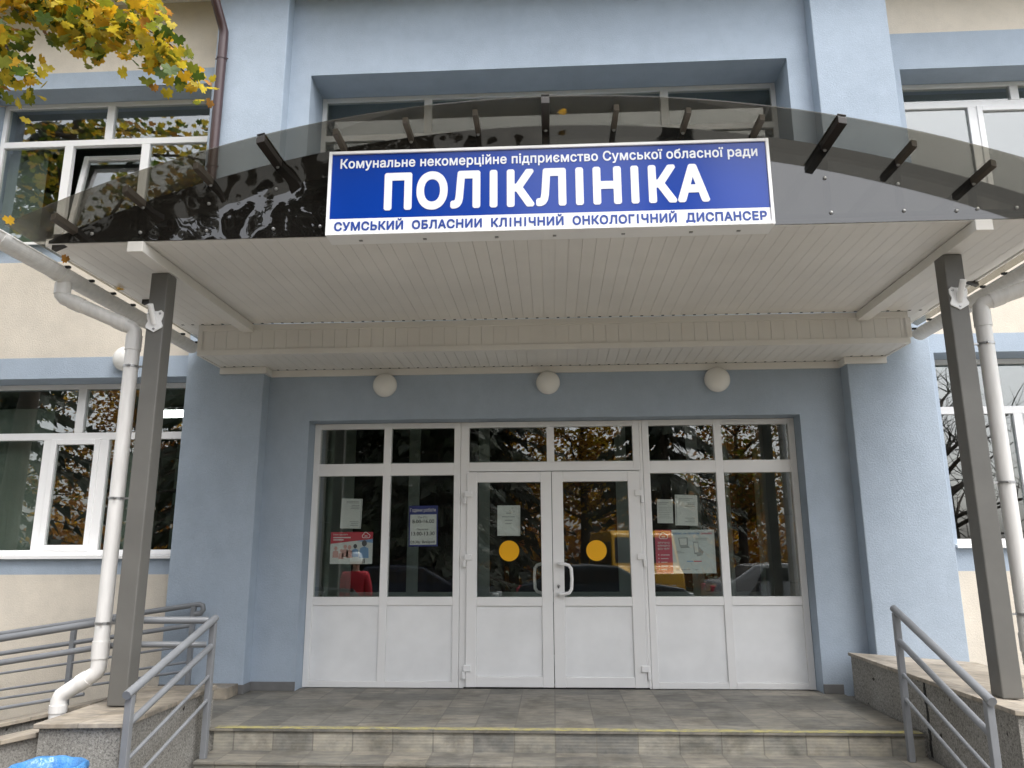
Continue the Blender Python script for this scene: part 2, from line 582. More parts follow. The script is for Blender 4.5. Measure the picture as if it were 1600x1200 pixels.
def text_mb(txt, x0, x1, z0, z1, y, bold=0.0, mb=None, mi=0, depth=0.002):
    """lettering fitted into the box x0..x1, z0..z1 on the plane y, facing -y; bold strokes are shifted outlines in one mesh"""
    V_, faces = glyph_union(txt, 1.0 + bold * 2.4)
    used = sorted({i for f in faces for i in f})
    ix = {i: k for k, i in enumerate(used)}
    V_ = [V_[i] for i in used]
    faces = [tuple(ix[i] for i in f) for f in faces]
    xs = [v[0] for v in V_]
    zs = [v[1] for v in V_]
    ax, bx_, az, bz = min(xs) - bold, max(xs) + bold, min(zs) - bold, max(zs) + bold
    kx, kz = (x1 - x0) / (bx_ - ax), (z1 - z0) / (bz - az)
    mb = mb or MB()
    cnt = {(f[i], f[(i + 1) % 3]) for f in faces for i in range(3)}
    nv = len(V_)
    side = [(p, p + nv, q + nv, q) for (p, q) in cnt if (q, p) not in cnt]
    shifts = [(0, 0)]
    if bold:
        shifts += [(bold * math.cos(2 * PI * (k + .37) / 12), bold * math.sin(2 * PI * (k + .37) / 12)) for k in range(12)]
    for j, (dx, dz) in enumerate(shifts):
        yy = y - j * 0.0001
        front = [(x0 + (v[0] + dx - ax) * kx, yy, z0 + (v[1] + dz - az) * kz) for v in V_]
        mb.add(front + [(p, q + depth, r) for p, q, r in front], faces + side, mi)
    return mb

# ------------------------------------------------------------------ setting: ground, porch, steps
def plane(x0, x1, y0, y1, z):
    return MB().add([(x0, y0, z), (x1, y0, z), (x1, y1, z), (x0, y1, z)], [(0, 1, 2, 3)])
tag(plane(-140, 140, -160, 60, GROUND - 0.012).build('ground', 'lawn'), kind='structure')
tag(plane(-60, 60, -16.5, -10.2, GROUND - 0.008).build('road', 'asphalt'), kind='structure')
tag(plane(-14, 14, -10.2, 0.5, GROUND - 0.004).build('pavement', 'paving'), kind='structure')

PX0, PX1 = -2.64, 2.72
st = MB()
st.box(-3.24, 3.0, -1.74, 0.3, GROUND + .05, -0.02)                # core of the landing
st.build('porch_core', 'pebble')['kind'] = 'structure'
porch = MB()
porch.box(-3.25, PX1 - .001, -1.77, -0.03, -0.022, 0.0)
porch.box(PX0 + .001, PX1 - .001, -2.08, -1.75, -0.182, -0.16)
porch.box(PX0 + .001, PX1 - .001, -2.40, -2.06, -0.342, -0.32)
tag(porch.build('porch_floor', 'floor_tile', bevel=0.004), kind='structure')
ris = MB()
ris.box(PX0 + .002, PX1 - .002, -1.755, -1.74, -0.16, -0.022)
ris.box(PX0 + .002, PX1 - .002, -2.065, -2.04, -0.32, -0.182)
ris.box(PX0 + .002, PX1 - .002, -2.385, -2.36, GROUND - .05, -0.342)
tag(ris.build('step_risers', 'riser_tile'), kind='structure')
yl = MB()
xx = PX0 + .01
while xx < PX1 - .05:                                              # hand painted, slightly uneven
    x2 = min(xx + random.uniform(.25, .5), PX1 - .01)
    a = random.uniform(-.006, .006)
    yl.box(xx, x2, -1.7715, -1.697 + a, 0.0, 0.003)
    xx = x2
tag(yl.build('yellow_step_line', 'yellow_paint'), kind='structure')

# ------------------------------------------------------------------ building
bld = thing('clinic_building', 'pale blue and beige rendered two storey clinic with white windows', 'building', (0, 0, GROUND))

def wall_sheet(x0, x1, z0, z1, y, yb, openings, bands):
    """front face with openings and their reveals; bands = [(z_top, slot)...]"""
    mb = MB()
    xs = sorted({x0, x1, *[o[0] for o in openings], *[o[1] for o in openings]})
    zs = sorted({z0, z1, *[o[2] for o in openings], *[o[3] for o in openings], *[b[0] for b in bands if z0 < b[0] < z1]})
    for i in range(len(xs) - 1):
        for j in range(len(zs) - 1):
            cx, cz = (xs[i] + xs[i + 1]) / 2, (zs[j] + zs[j + 1]) / 2
            if any(o[0] < cx < o[1] and o[2] < cz < o[3] for o in openings):
                continue
            slot = next((s for zt, s in bands if cz < zt), bands[-1][1])
            mb.add([(xs[i], y, zs[j]), (xs[i + 1], y, zs[j]), (xs[i + 1], y, zs[j + 1]), (xs[i], y, zs[j + 1])], [(0, 1, 2, 3)], slot)
            mb.add([(xs[i], yb, zs[j]), (xs[i + 1], yb, zs[j]), (xs[i + 1], yb, zs[j + 1]), (xs[i], yb, zs[j + 1])], [(3, 2, 1, 0)], 0)
    for a, b, c, d in openings:
        mb.add([(a, y, c), (a, yb, c), (a, yb, d), (a, y, d)], [(3, 2, 1, 0)], 0)
        mb.add([(b, y, c), (b, yb, c), (b, yb, d), (b, y, d)], [(0, 1, 2, 3)], 0)
        mb.add([(a, y, d), (b, y, d), (b, yb, d), (a, yb, d)], [(0, 1, 2, 3)], 0)
        mb.add([(a, y, c), (b, y, c), (b, yb, c), (a, yb, c)], [(3, 2, 1, 0)], 0)
    return mb

EAVE = 7.92
WY, PY, GY = -0.20, -0.38, -0.10          # recess wall, pilaster face, wing wall
LOWL = (-6.74, -3.945, 1.30, 3.20)
LOWR = (3.985, 6.78, 1.37, 3.32)
UPL = (-6.74, -3.965, 4.80, 6.79)
UPR = (4.015, 6.80, 4.80, 6.64)
UPC = (-2.735, 2.735, 4.80, 6.77)
ENT = (-2.535, 2.535, -0.02, 2.672)
wall_sheet(-2.985, 2.985, -0.02, EAVE - .001, WY, 0.42, [ENT, UPC], [(99, 0)]).build('wall', ['blue', 'beige'], bld, fix=False)
wall_sheet(-14, -3.815, -0.35, EAVE - .001, GY, 0.42, [LOWL, UPL], [(1.106, 1), (3.435, 0), (4.565, 1), (7.0, 0), (99, 1)]).build('wall', ['blue', 'beige'], bld, fix=False)
wall_sheet(3.815, 14, -0.35, EAVE - .001, GY, 0.42, [LOWR, UPR], [(1.115, 1), (3.52, 0), (4.62, 1), (7.10, 0), (99, 1)]).build('wall', ['blue', 'beige'], bld, fix=False)
for s in (-1, 1):
    m = MB()
    m.box(s * 2.985, s * 3.815, PY, 0.40, 0.0 if s < 0 else 0.2, EAVE - .002)
    m.build('pilaster', 'blue', bld, bevel=0.008)
m = MB()
for (a, b, y) in ((-2.985, -2.535, WY), (2.535, 2.72, WY), (-3.815, -2.985, PY)):
    m.box(a, b - .0005, y - 0.012, y + .02, 0.001, 0.085)
m.box(-2.985, -2.973, PY - .012, WY - .012, 0.001, 0.085)
build_split(m, 'skirting', 'skirting', bld, bevel=0.003)
m = MB()
m.box(-14, -3.815, GY - .02, 0.3, GROUND - .1, -0.352)
m.box(3.815, 14, GY - .02, 0.3, GROUND - .1, -0.352)
build_split(m, 'base_course', 'pebble', bld)
# eaves with a soffit of vented boards
for a, b in ((-14, 14),):
    ev = MB()
    ev.box(a, b, PY - 0.30, GY - 0.001, EAVE, EAVE + 0.03)
    ev.box(a, b, PY - 0.33, PY - 0.30, EAVE - .05, EAVE + 0.28)
    x = a
    while x < b:
        ev.box(x, x + .03, GY - .09, GY - .06, EAVE - 0.006, EAVE - 0.001, 1)
        x += 0.12
    ev.build('eave', ['soffit', 'dark_gap'], bld)
m = MB()
m.box(-14, 14, PY - .33, 12, EAVE + .29, EAVE + .45)
m.build('roof', 'skirting', bld)

# rooms seen through the glass
rm = MB()
for (a, b) in ((-14, -3.4), (-3.38, 3.38), (3.4, 14)):
    for (z0, z1) in ((0.0, 3.35), (4.0, 7.4)):
        yb = 5.0
        rm.add([(a, yb, z0), (b, yb, z0), (b, yb, z1), (a, yb, z1)], [(0, 1, 2, 3)], 0)
        rm.add([(a, .43, z0), (a, yb, z0), (a, yb, z1), (a, .43, z1)], [(0, 1, 2, 3)], 0)
        rm.add([(b, .43, z0), (b, yb, z0), (b, yb, z1), (b, .43, z1)], [(3, 2, 1, 0)], 0)
        rm.add([(a, .43, z0), (b, .43, z0), (b, yb, z0), (a, yb, z0)], [(0, 1, 2, 3)], 1)
        rm.add([(a, .43, z1), (b, .43, z1), (b, yb, z1), (a, yb, z1)], [(3, 2, 1, 0)], 0)
rm.build('room', ['room', 'room_floor'], bld, fix=False)

def window(opening, vert, vlow, ztr, sash=None, open_sash=False, y=0.2, sill=True, blind=None, dark=None):
    x0, x1, z0, z1 = opening
    e = 0.002
    root = MB()
    W_, D = 0.055, 0.07
    root.box(x0 + e, x0 + W_, y, y + D, z0 + e, z1 - e)
    root.box(x1 - W_, x1 - e, y, y + D, z0 + e, z1 - e)
    root.box(x0 + W_, x1 - W_, y + .002, y + D, z1 - W_, z1 - e)
    root.box(x0 + W_, x1 - W_, y + .002, y + D, z0 + e, z0 + W_)
    root.box(x0 + W_, x1 - W_, y + .002, y + D, ztr - .04, ztr + .04)
    for v in vert:
        root.box(v - .048, v + .048, y + .001, y + D - .002, ztr + .04, z1 - W_)
    for v in vlow:
        root.box(v - .052, v + .052, y + .001, y + D - .002, z0 + W_, ztr - .04)
    fr = root.build('window', 'upvc', bld, bevel=0.005)
    def pane(a, b, c, d):
        MB().box(a + .001, b - .001, y + .03, y + .036, c + .001, d - .001).build('pane', 'glass', fr)
    us = [x0 + W_] + [k for v in vert for k in (v - .048, v + .048)] + [x1 - W_]
    for i in range(0, len(us), 2):
        pane(us[i], us[i + 1], ztr + .04, z1 - W_)
    ls = [x0 + W_] + [k for v in vlow for k in (v - .052, v + .052)] + [x1 - W_]
    for i in range(0, len(ls), 2):
        if sash is not None and i // 2 == sash:
            a, b, c, d = ls[i] - .008, ls[i + 1] + .008, z0 + W_ - .008, ztr - .032
            s, g = MB(), MB()
            t_ = 0.062
            yy = y - .014
            for bx in ((a, a + t_, c, d), (b - t_, b, c, d), (a + t_, b - t_, d - t_, d - .0015), (a + t_, b - t_, c + .0015, c + t_)):
                s.box(bx[0], bx[1], yy, yy + .06, bx[2], bx[3])
            g.box(a + t_, b - t_, yy + .03, yy + .036, c + t_, d - t_)
            if open_sash:                                           # hopper, tilted into the room about its foot
                rot = Matrix.Rotation(math.radians(-9), 4, 'X')
                piv = Vector(((a + b) / 2, yy + .03, c))
                for q in (s, g):
                    q.v = [tuple(rot @ (Vector(p) - piv) + piv + Vector((0, .04, 0))) for p in q.v]
            s.build('sash', 'upvc', fr, bevel=0.005)
            g.build('pane', 'glass', fr)
        else:
            pane(ls[i], ls[i + 1], z0 + W_, ztr - .04)
    if sill:
        sl = MB()
        sl.hexa([(x0 - .03, GY - .05, z0 - .035), (x1 + .03, GY - .05, z0 - .035), (x1 + .03, GY - .001, z0 - .02), (x0 - .03, GY - .001, z0 - .02)],
                [(x0 - .03, GY - .05, z0 - .005), (x1 + .03, GY - .05, z0 - .005), (x1 + .03, GY - .001, z0 + .002), (x0 - .03, GY - .001, z0 + .002)])
        sl.box(x0 + .003, x1 - .003, GY + .001, y - .002, z0 + .003, z0 + .012)
        sl.build('sill', 'upvc', fr)
    if blind:
        for (a, b, c, d) in blind:
            bl = MB()
            n = max(2, int((b - a) / .06))
            for k in range(n):                                      # soft vertical folds
                xa, xb = a + (b - a) * k / n, a + (b - a) * (k + 1) / n
                off = .004 if k % 2 else 0
                bl.add([(xa, .34 + off, c), (xb, .36 - off, c), (xb, .36 - off, d), (xa, .34 + off, d)], [(0, 1, 2, 3)])
            bl.build('blind', 'blind', fr, fix=False)
    return fr

window(LOWL, [-5.30], [-5.63, -4.98], 2.60, sash=1, blind=[(-6.7, -5.60, 1.33, 2.6), (-4.93, -4.55, 1.33, 2.58), (-6.7, -5.7, 2.66, 2.95)])
window(LOWR, [5.45], [4.93, 5.75], 2.76, sash=1, blind=[(5.8, 6.7, 1.4, 2.7)])
window(UPL, [-5.37], [-5.85, -4.88], 6.24, sash=1, open_sash=True, sill=True, blind=[(-6.7, -6.2, 4.85, 6.2)])
window(UPR, [5.43], [4.93, 5.80], 6.36, sash=1, sill=True)
window(UPC, [-1.43, -.007, 1.42], [-1.9, -.9, 0, .9, 1.9], 6.22, y=0.26, sill=False)
for z0, xa in ((3.55, 0),):
    pass

# ---- entrance screen and doors
ent = MB()
D = 0.07
def fb(x0, x1, z0, z1, dy=0.0):
    ent.box(x0, x1, dy, D, z0, z1)
E2 = 2.532
for s in (-1, 1):
    def q(a, b):
        return (min(s * a, s * b), max(s * a, s * b))
    for a, b in ((E2, 2.468), (1.778, 1.698), (1.024, .955)):
        fb(*q(a, b), 0.0, 2.668)
    for a, b in ((2.468, 1.778), (1.698, 1.024)):
        fb(*q(a, b), 0.0, 0.060, .002)
        fb(*q(a, b), 0.787, 0.872, .002)
        fb(*q(a, b), 2.108, 2.236, .002)
        fb(*q(a, b), 2.610, 2.668, .002)
fb(-.952, -.866, 0.0, 2.668)
fb(.925, .952, 0.0, 2.668)
fb(.855, .924, 2.142, 2.668, .001)
fb(.913, .9245, 0.0, 2.142, .001)
fb(-.866, .855, 2.610, 2.667, .002)
fb(-.866, .855, 2.142, 2.238, .002)
fb(-.045, .033, 2.238, 2.610, .001)
screen = ent.build('entrance_screen', 'upvc', bld, bevel=0.004)
gl, pn = MB(), MB()
for s in (-1, 1):
    for a, b in ((2.468, 1.778), (1.698, 1.024)):
        x0, x1 = min(s * a, s * b), max(s * a, s * b)
        for z0, z1 in ((2.236, 2.610), (0.872, 2.108)):
            MB().box(x0 + .001, x1 - .001, .03, .036, z0 + .001, z1 - .001).build('pane', 'doorglass', screen)
        MB().box(x0 + .001, x1 - .001, .014, .045, .061, .786).build('panel', 'upvc_panel', screen, bevel=0.003)
for x0, x1 in ((-.866, -.045), (.033, .855)):
    MB().box(x0 + .001, x1 - .001, .03, .036, 2.239, 2.609).build('pane', 'doorglass', screen)

for s, (x0, x1, ga, gb) in ((-1, (-.882, -.003, -.775, -.114)), (1, (.003, .909, .116, .787))):
    lf = MB()
    y0, y1 = -.024, .05
    lf.box(x0, ga, y0, y1, .012, 2.133)
    lf.box(gb, x1, y0, y1, .012, 2.133)
    for z0, z1 in ((.012, .112), (.782, .870), (2.026, 2.133)):
        lf.box(ga, gb, y0 + .002, y1, z0 + (.001 if z0 < .1 else 0), z1 - (.001 if z1 > 2.1 else 0))
    leaf = lf.build('entrance_door', 'upvc', bld, bevel=0.005)
    MB().box(ga + .001, gb - .001, .01, .016, .871, 2.025).build('pane', 'doorglass', leaf)
    MB().box(ga + .001, gb - .001, -.006, .03, .113, .781).build('panel', 'upvc_panel', leaf, bevel=0.003)
    for z in (1.905, 1.265, .19):
        hx = x0 if s < 0 else x1
        h = MB()
        h.box(min(hx - s * .055, hx + s * .02), max(hx - s * .055, hx + s * .02), y0 - .018, y0 + .0, z - .03, z + .03)
        h.box(min(hx + s * .004, hx + s * .034), max(hx + s * .004, hx + s * .034), y0 - .02, -.001, z - .10, z - .031)
        h.build('hinge', 'upvc', leaf, bevel=0.004)
    hd = MB()
    yo, hx = (-.024, .062) if s > 0 else (.05, -.062)
    dy = -1 if s > 0 else 1
    path = [(hx, yo, 1.195), (hx, yo + dy * .035, 1.195), (hx + s * .012, yo + dy * .052, 1.195), (hx + s * .06, yo + dy * .058, 1.193),
            (hx + s * .10, yo + dy * .06, 1.18), (hx + s * .122, yo + dy * .06, 1.15), (hx + s * .128, yo + dy * .06, 1.05), (hx + s * .122, yo + dy * .06, .95),
            (hx + s * .10, yo + dy * .06, .915), (hx + s * .06, yo + dy * .058, .903), (hx + s * .012, yo + dy * .052, .90), (hx, yo + dy * .035, .90), (hx, yo, .90)]
    hd.tube(path, .0165, 12)
    for z in (1.195, .90):
        hd.lathe([(0.0, -.002), (.027, -.002), (.027, .012), (0.0, .012)], (hx, yo - (.011 if s > 0 else 0), z), 18, 'y')
    hd.build('handle', 'upvc', leaf, smooth=True)
    if s > 0:
        k = MB()
        k.lathe([(0.0, 0), (.017, 0), (.017, .008), (0.0, .008)], (.055, -.032, .975), 18, 'y')
        k.box(.051, .059, -.034, -.0325, .955, .978, 1)
        k.build('keyhole', ['clamp', 'dark_gap'], leaf)
th = MB()
th.box(-.90, .93, -.02, .07, 0.0005, .011)
th.build('threshold', 'dark_gap', screen)

# ---- vestibule behind the glass
vs_ = MB()
VY = 1.5
for x in (-2.55, -1.72, -.84, .86, 1.74, 2.55):
    vs_.box(x - .07, x + .07, VY, VY + .06, 0.0, 3.0)
for z0, z1 in ((0.0, .12), (.72, .84), (2.27, 2.42), (2.9, 3.0)):
    vs_.box(-2.55, 2.55, VY + .004, VY + .056, z0, z1)
vest = vs_.build('inner_screen', 'vest', bld, bevel=0.004)
MB().box(-2.6, 2.6, VY + .02, VY + .04, 0, 3.0).build('pane', 'inner_glass', vest)
vw = MB()
for s in (-1, 1):
    vw.box(min(s * 2.62, s * 2.70), max(s * 2.62, s * 2.70), .43, 1.5, 0, 3.0)
build_split(vw, 'vestibule_wall', 'room', bld)
for s, xs in ((-1, (-2.60, -2.5)), (1, (2.0, 2.35))):
    cb = MB()
    for xr in xs:
        cb.tube([(xr, 0.55 if s < 0 else .9, 0), (xr, 0.55 if s < 0 else .9, 3.0)], .035, 10)
    build_split(cb, 'heating_pipe', 'room', bld, smooth=True)

# ------------------------------------------------------------------ things in the left office
lt = MB()
lt.box(-5.75, -4.95, 2.2, 2.8, 3.27, 3.31, 1)
lt.box(-5.72, -4.98, 2.23, 2.77, 3.262, 3.269, 0)
tag(lt.build('ceiling_light', ['lit', 'upvc'], None, (-5.3, 2.5, 3.27)), 'lit square white ceiling light inside the ground floor office', 'ceiling light')
sh = thing('book_shelf', 'dark shelf of grey folders inside the lower office window', 'shelf', (-4.9, 1.6, 0))
fr = MB()
for x in (-5.75, -5.0, -4.3, -3.6):
    fr.box(x - .015, x + .015, 1.5, 1.85, 0, 2.75)
for z in (.9, 1.3, 1.7, 2.1, 2.5, 2.75):
    fr.box(-5.75, -3.6, 1.501, 1.849, z - .012, z + .012)
fr.build('shelf_frame', 'shelf', sh)
fo = MB()
for z in (.912, 1.312, 1.712, 2.112):
    x = -5.7
    while x < -3.7:
        wd = random.uniform(.05, .2)
        if abs(x + wd / 2 + 5.0) > .13 and abs(x + wd / 2 + 4.3) > .13 and random.random() < .8:
            fo.box(x, x + wd - .006, 1.53, 1.8, z, z + random.uniform(.18, .33))
        x += wd
build_split(fo, 'folder', 'folder', sh)

# ------------------------------------------------------------------ wall lamps
def wall_lamp(x, y, z, r, label):
    t = thing('wall_lamp', label, 'lamp', (x, y, z), 'round opal wall lamps')
    MB().lathe([(0, 0), (r * .93, 0), (r * .93, -.035), (0, -.035)], (x, y - .001, z), 36, 'y').build('lamp_base', 'upvc', t)
    prof = [(r, -.030)] + [(r * math.cos(a), -.036 - .085 * math.sin(a)) for a in [PI / 2 * k / 9 for k in range(10)]]
    MB().lathe([(r * .9, -.03)] + prof, (x, y, z), 40, 'y').build('lamp_shade', 'lampwhite', t, smooth=True, angle=60)
wall_lamp(-1.735, WY, 3.035, .128, 'round white wall lamp above the hours notice, nearest the left pilaster')
wall_lamp(-.02, WY, 3.035, .125, 'round white wall lamp centred above the double entrance door')
wall_lamp(1.72, WY, 3.04, .132, 'round white wall lamp above the pink edged poster, nearest the right pilaster')
wall_lamp(-4.64, GY, 3.40, .14, 'round cream wall lamp half hidden behind the white downpipe above the office window')

# ------------------------------------------------------------------ canopy
can = thing('entrance_canopy', 'arched smoked plastic canopy with white boarded soffit on two steel columns', 'canopy', (0, -1.8, GROUND))
SZ = 3.52
XL, XR = -3.645, 3.575
so = MB()
x = XL
while x < XR - .02:
    x2 = min(x + .1, XR)
    so.box(x + .001, x2 - .001, -2.945, -.925, SZ, SZ + .012)
    so.box(x + .02, x + .045, -.955, -.93, SZ - .0015, SZ + .001, 1)
    x = x2
so.box(XL, XR, -2.928, -.90, SZ + .0125, SZ + .03)
for a, b in ((XL, -3.46), (3.385, XR)):
    x = a
    while x < b - .01:
        x2 = min(x + .1, b)
        so.box(x + .001, x2 - .001, -.9248, -.40, SZ, SZ + .012)
        x = x2
    so.box(a, b, -.8998, -.39, SZ + .0125, SZ + .03)
so.build('soffit', ['soffit', 'dark_gap'], can)
ft = MB()
ft.box(XL - .004, XR + .004, -2.953, -2.946, SZ - .003, SZ + .045)
ft.box(XL - .02, XL - .001, -2.93, -.40, SZ - .004, SZ + .05)
ft.box(XR + .001, XR + .02, -2.93, -.40, SZ - .004, SZ + .05)
ft.build('soffit_trim', 'soffit', can, bevel=0.003)
# boxed bulkhead against the wall
BX0, BX1, BY, BZ = -3.445, 3.365, -.905, 3.215
bk = MB()
x = BX0 + .03
while x < BX1 - .03:
    x2 = min(x + .12, BX1 - .03)
    bk.box(x + .0012, x2 - .0012, BY, BY + .01, BZ + .045, SZ - .055)
    x = x2
bk.box(BX0, BX1, BY + .012, BY + .03, BZ + .02, SZ - .001)
x = BX0 + .02
while x < BX1 - .02:
    x2 = min(x + .1, BX1 - .02)
    yb = WY - .035 if -2.98 < (x + x2) / 2 < 2.98 else PY - .035
    bk.box(x + .002, x2 - .002, BY + .03, yb, BZ, BZ + .01)
    bk.box(x + .03, x + .05, yb - .028, yb - .006, BZ - .002, BZ + .001, 1)
    x = x2
bk.box(BX0 + .02, BX1 - .02, BY + .03, PY - .002, BZ + .012, BZ + .03)
bk.box(BX0 + .022, BX1 - .022, PY - .002, WY - .002, BZ + .0121, BZ + .03) if False else None
bk.box(-2.98, 2.98, PY - .0018, WY - .002, BZ + .0122, BZ + .03)
for xs in (BX0, BX1):
    bk.box(xs - .004, xs + .012, BY + .031, PY - .002, BZ + .021, SZ - .002)
bk.build('bulkhead', ['soffit', 'dark_gap'], can)
bt = MB()
bt.box(BX0 - .012, BX1 + .012, BY - .014, BY - .001, SZ - .062, SZ - .002)
bt.box(BX0 - .012, BX1 + .012, BY - .014, BY - .001, BZ - .004, BZ + .05)
bt.box(BX0 - .012, BX1 + .012, BY - .0005, BY + .032, BZ - .004, BZ + .003)
for xs in (BX0, BX1):
    bt.box(xs - .0135, xs + .032, BY - .0155, BY - .0142, BZ + .0505, SZ - .0625)
    bt.box(xs - .014, xs + .014, BY + .033, PY - .003, BZ - .004, BZ + .02)
bt.box(-2.972, 2.972, WY - .034, WY - .001, BZ - .07, BZ - .002)
for s in (-1, 1):
    xe = 3.365 if s > 0 else 3.445
    bt.box(min(s * 2.95, s * xe), max(s * 2.95, s * xe), PY - .034, PY - .001, BZ - .07, BZ - .0025)
    bt.box(min(s * 2.951, s * 2.984), max(s * 2.951, s * 2.984), PY, WY - .035, BZ - .07, BZ - .0025)
bt.build('bulkhead_trim', 'soffit', can, bevel=0.003)
for s in (-1, 1):
    m = MB()
    m.box(min(s * 2.90, s * 3.015), max(s * 2.90, s * 3.015), -2.985, BY - .016, 3.435, SZ - .006)
    m.build('beam', 'soffit', can, bevel=0.004)
for cx, zb in ((-2.985, .305), (2.95, .385)):
    col = MB().box(cx - .068, cx + .068, -2.568, -2.432, zb, 3.433)
    c_ = col.build('column', 'steel', can, bevel=0.008)

HALF, APEX = 3.70, 4.35
SAG = APEX - SZ
RAD = (HALF ** 2 + SAG ** 2) / (2 * SAG)
def za(x):
    return APEX - RAD + math.sqrt(RAD * RAD - x * x)
def arch_band(y0, y1, dz0, dz1, xa, xb, n=48, mi=0, mb=None):
    mb = mb or MB()
    for k in range(n):
        a, b = xa + (xb - xa) * k / n, xa + (xb - xa) * (k + 1) / n
        vs = [(a, y0, za(a) + dz0), (b, y0, za(b) + dz0), (b, y1, za(b) + dz0), (a, y1, za(a) + dz0),
              (a, y0, za(a) + dz1), (b, y0, za(b) + dz1), (b, y1, za(b) + dz1), (a, y1, za(a) + dz1)]
        fs = [(3, 2, 1, 0), (4, 5, 6, 7), (0, 1, 5, 4), (2, 3, 7, 6)]
        if k == 0: fs.append((3, 0, 4, 7))
        if k == n - 1: fs.append((1, 2, 6, 5))
        mb.add(vs, fs, mi)
    return mb
FRONT = -3.30
arch_band(FRONT, -.42, 0, .008, -HALF, HALF).build('roof_sheet', 'smoke', can)
def gable(xa, xb, mat):
    mb = MB()
    n = 40
    for k in range(n):
        a, b = xa + (xb - xa) * k / n, xa + (xb - xa) * (k + 1) / n
        zt0, zt1 = za(a) - .012, za(b) - .012
        zb = SZ + .004
        if max(zt0, zt1) <= zb: continue
        zt0, zt1 = max(zt0, zb + .001), max(zt1, zb + .001)
        vs = [(a, -2.962, zb), (b, -2.962, zb), (b, -2.962, zt1), (a, -2.962, zt0), (a, -2.956, zb), (b, -2.956, zb), (b, -2.956, zt1), (a, -2.956, zt0)]
        fs = [(0, 1, 2, 3), (7, 6, 5, 4), (3, 2, 6, 7), (0, 4, 5, 1)]
        mb.add(vs, fs)
    return mb.build('gable_sheet', mat, can)
gable(-3.62, -.02, 'gable_wavy')
gable(.02, 3.62, 'gable_flat')
rimo = arch_band(-2.95, -2.90, -.085, -.012, -3.6, 3.6)
rimo.build('arch_rim', 'darkframe', can)
arch_band(-1.72, -1.67, -.085, -.012, -3.6, 3.6).build('arch_rim', 'darkframe', can)
m = MB()
m.box(-3.6, 3.6, -2.95, -2.90, SZ + .031, SZ + .08)
m.build('tie_rail', 'darkframe', can)
lean = 0.49
for k in range(-7, 8):
    x = k * lean
    if abs(x) > 3.5: continue
    wide = k in (-4, 0, 4)
    w2 = .028 if wide else .018
    z = za(x)
    sl = -x / math.sqrt(RAD * RAD - x * x)
    y0 = FRONT - .004 if wide else FRONT + .09
    m = MB()
    a = [(x - w2, y0, z - .05 - sl * w2), (x + w2, y0, z - .05 + sl * w2), (x + w2, -.44, z - .05 + sl * w2), (x - w2, -.44, z - .05 - sl * w2)]
    b = [(p[0], p[1], p[2] + .047) for p in a]
    m.hexa(a, b)
    if wide:
        a2 = [(p[0] * 1.0, p[1], p[2] + .062) for p in a]
        b2 = [(p[0], p[1], p[2] + .07) for p in a]
        m.hexa(a2, b2)
    m.build('purlin', 'darkframe' if wide else 'purlin', can, bevel=0.003)
    if z - SZ > .22:
        u = MB().box(x - .018, x + .018, -2.945, -2.905, SZ + .082, z - .088)
        u.build('upright', 'darkframe', can)
bolts = [(-2.94, 3.59), (-2.45, 3.59), (-2.45, 3.80), (-1.96, 3.59), (-1.96, 3.90), (-1.62, 3.6), (1.96, 3.60), (1.94, 3.86), (2.45, 3.60), (2.43, 3.80), (2.80, 3.59), (2.94, 3.60), (3.2, 3.60), (-3.3, 3.59),
         (-2.45, za(2.45) - .05), (-1.96, za(1.96) - .05), (-1.47, za(1.47) - .05), (1.96, za(1.96) - .05), (2.45, za(2.45) - .05), (1.47, za(1.47) - .05), (-2.94, za(2.94) - .05), (2.94, za(2.94) - .05),
         (.49, za(.49) - .05), (.98, za(.98) - .05), (-.49, za(.49) - .05), (-.98, za(.98) - .05), (0, APEX - .05)]
for bx, bz in bolts:
    b = MB().lathe([(0, -.014), (.008, -.012), (.012, -.006), (.013, 0), (0, 0)], (bx, -2.9625, bz), 14, 'y')
    b.build('bolt', 'clamp', can, smooth=True)

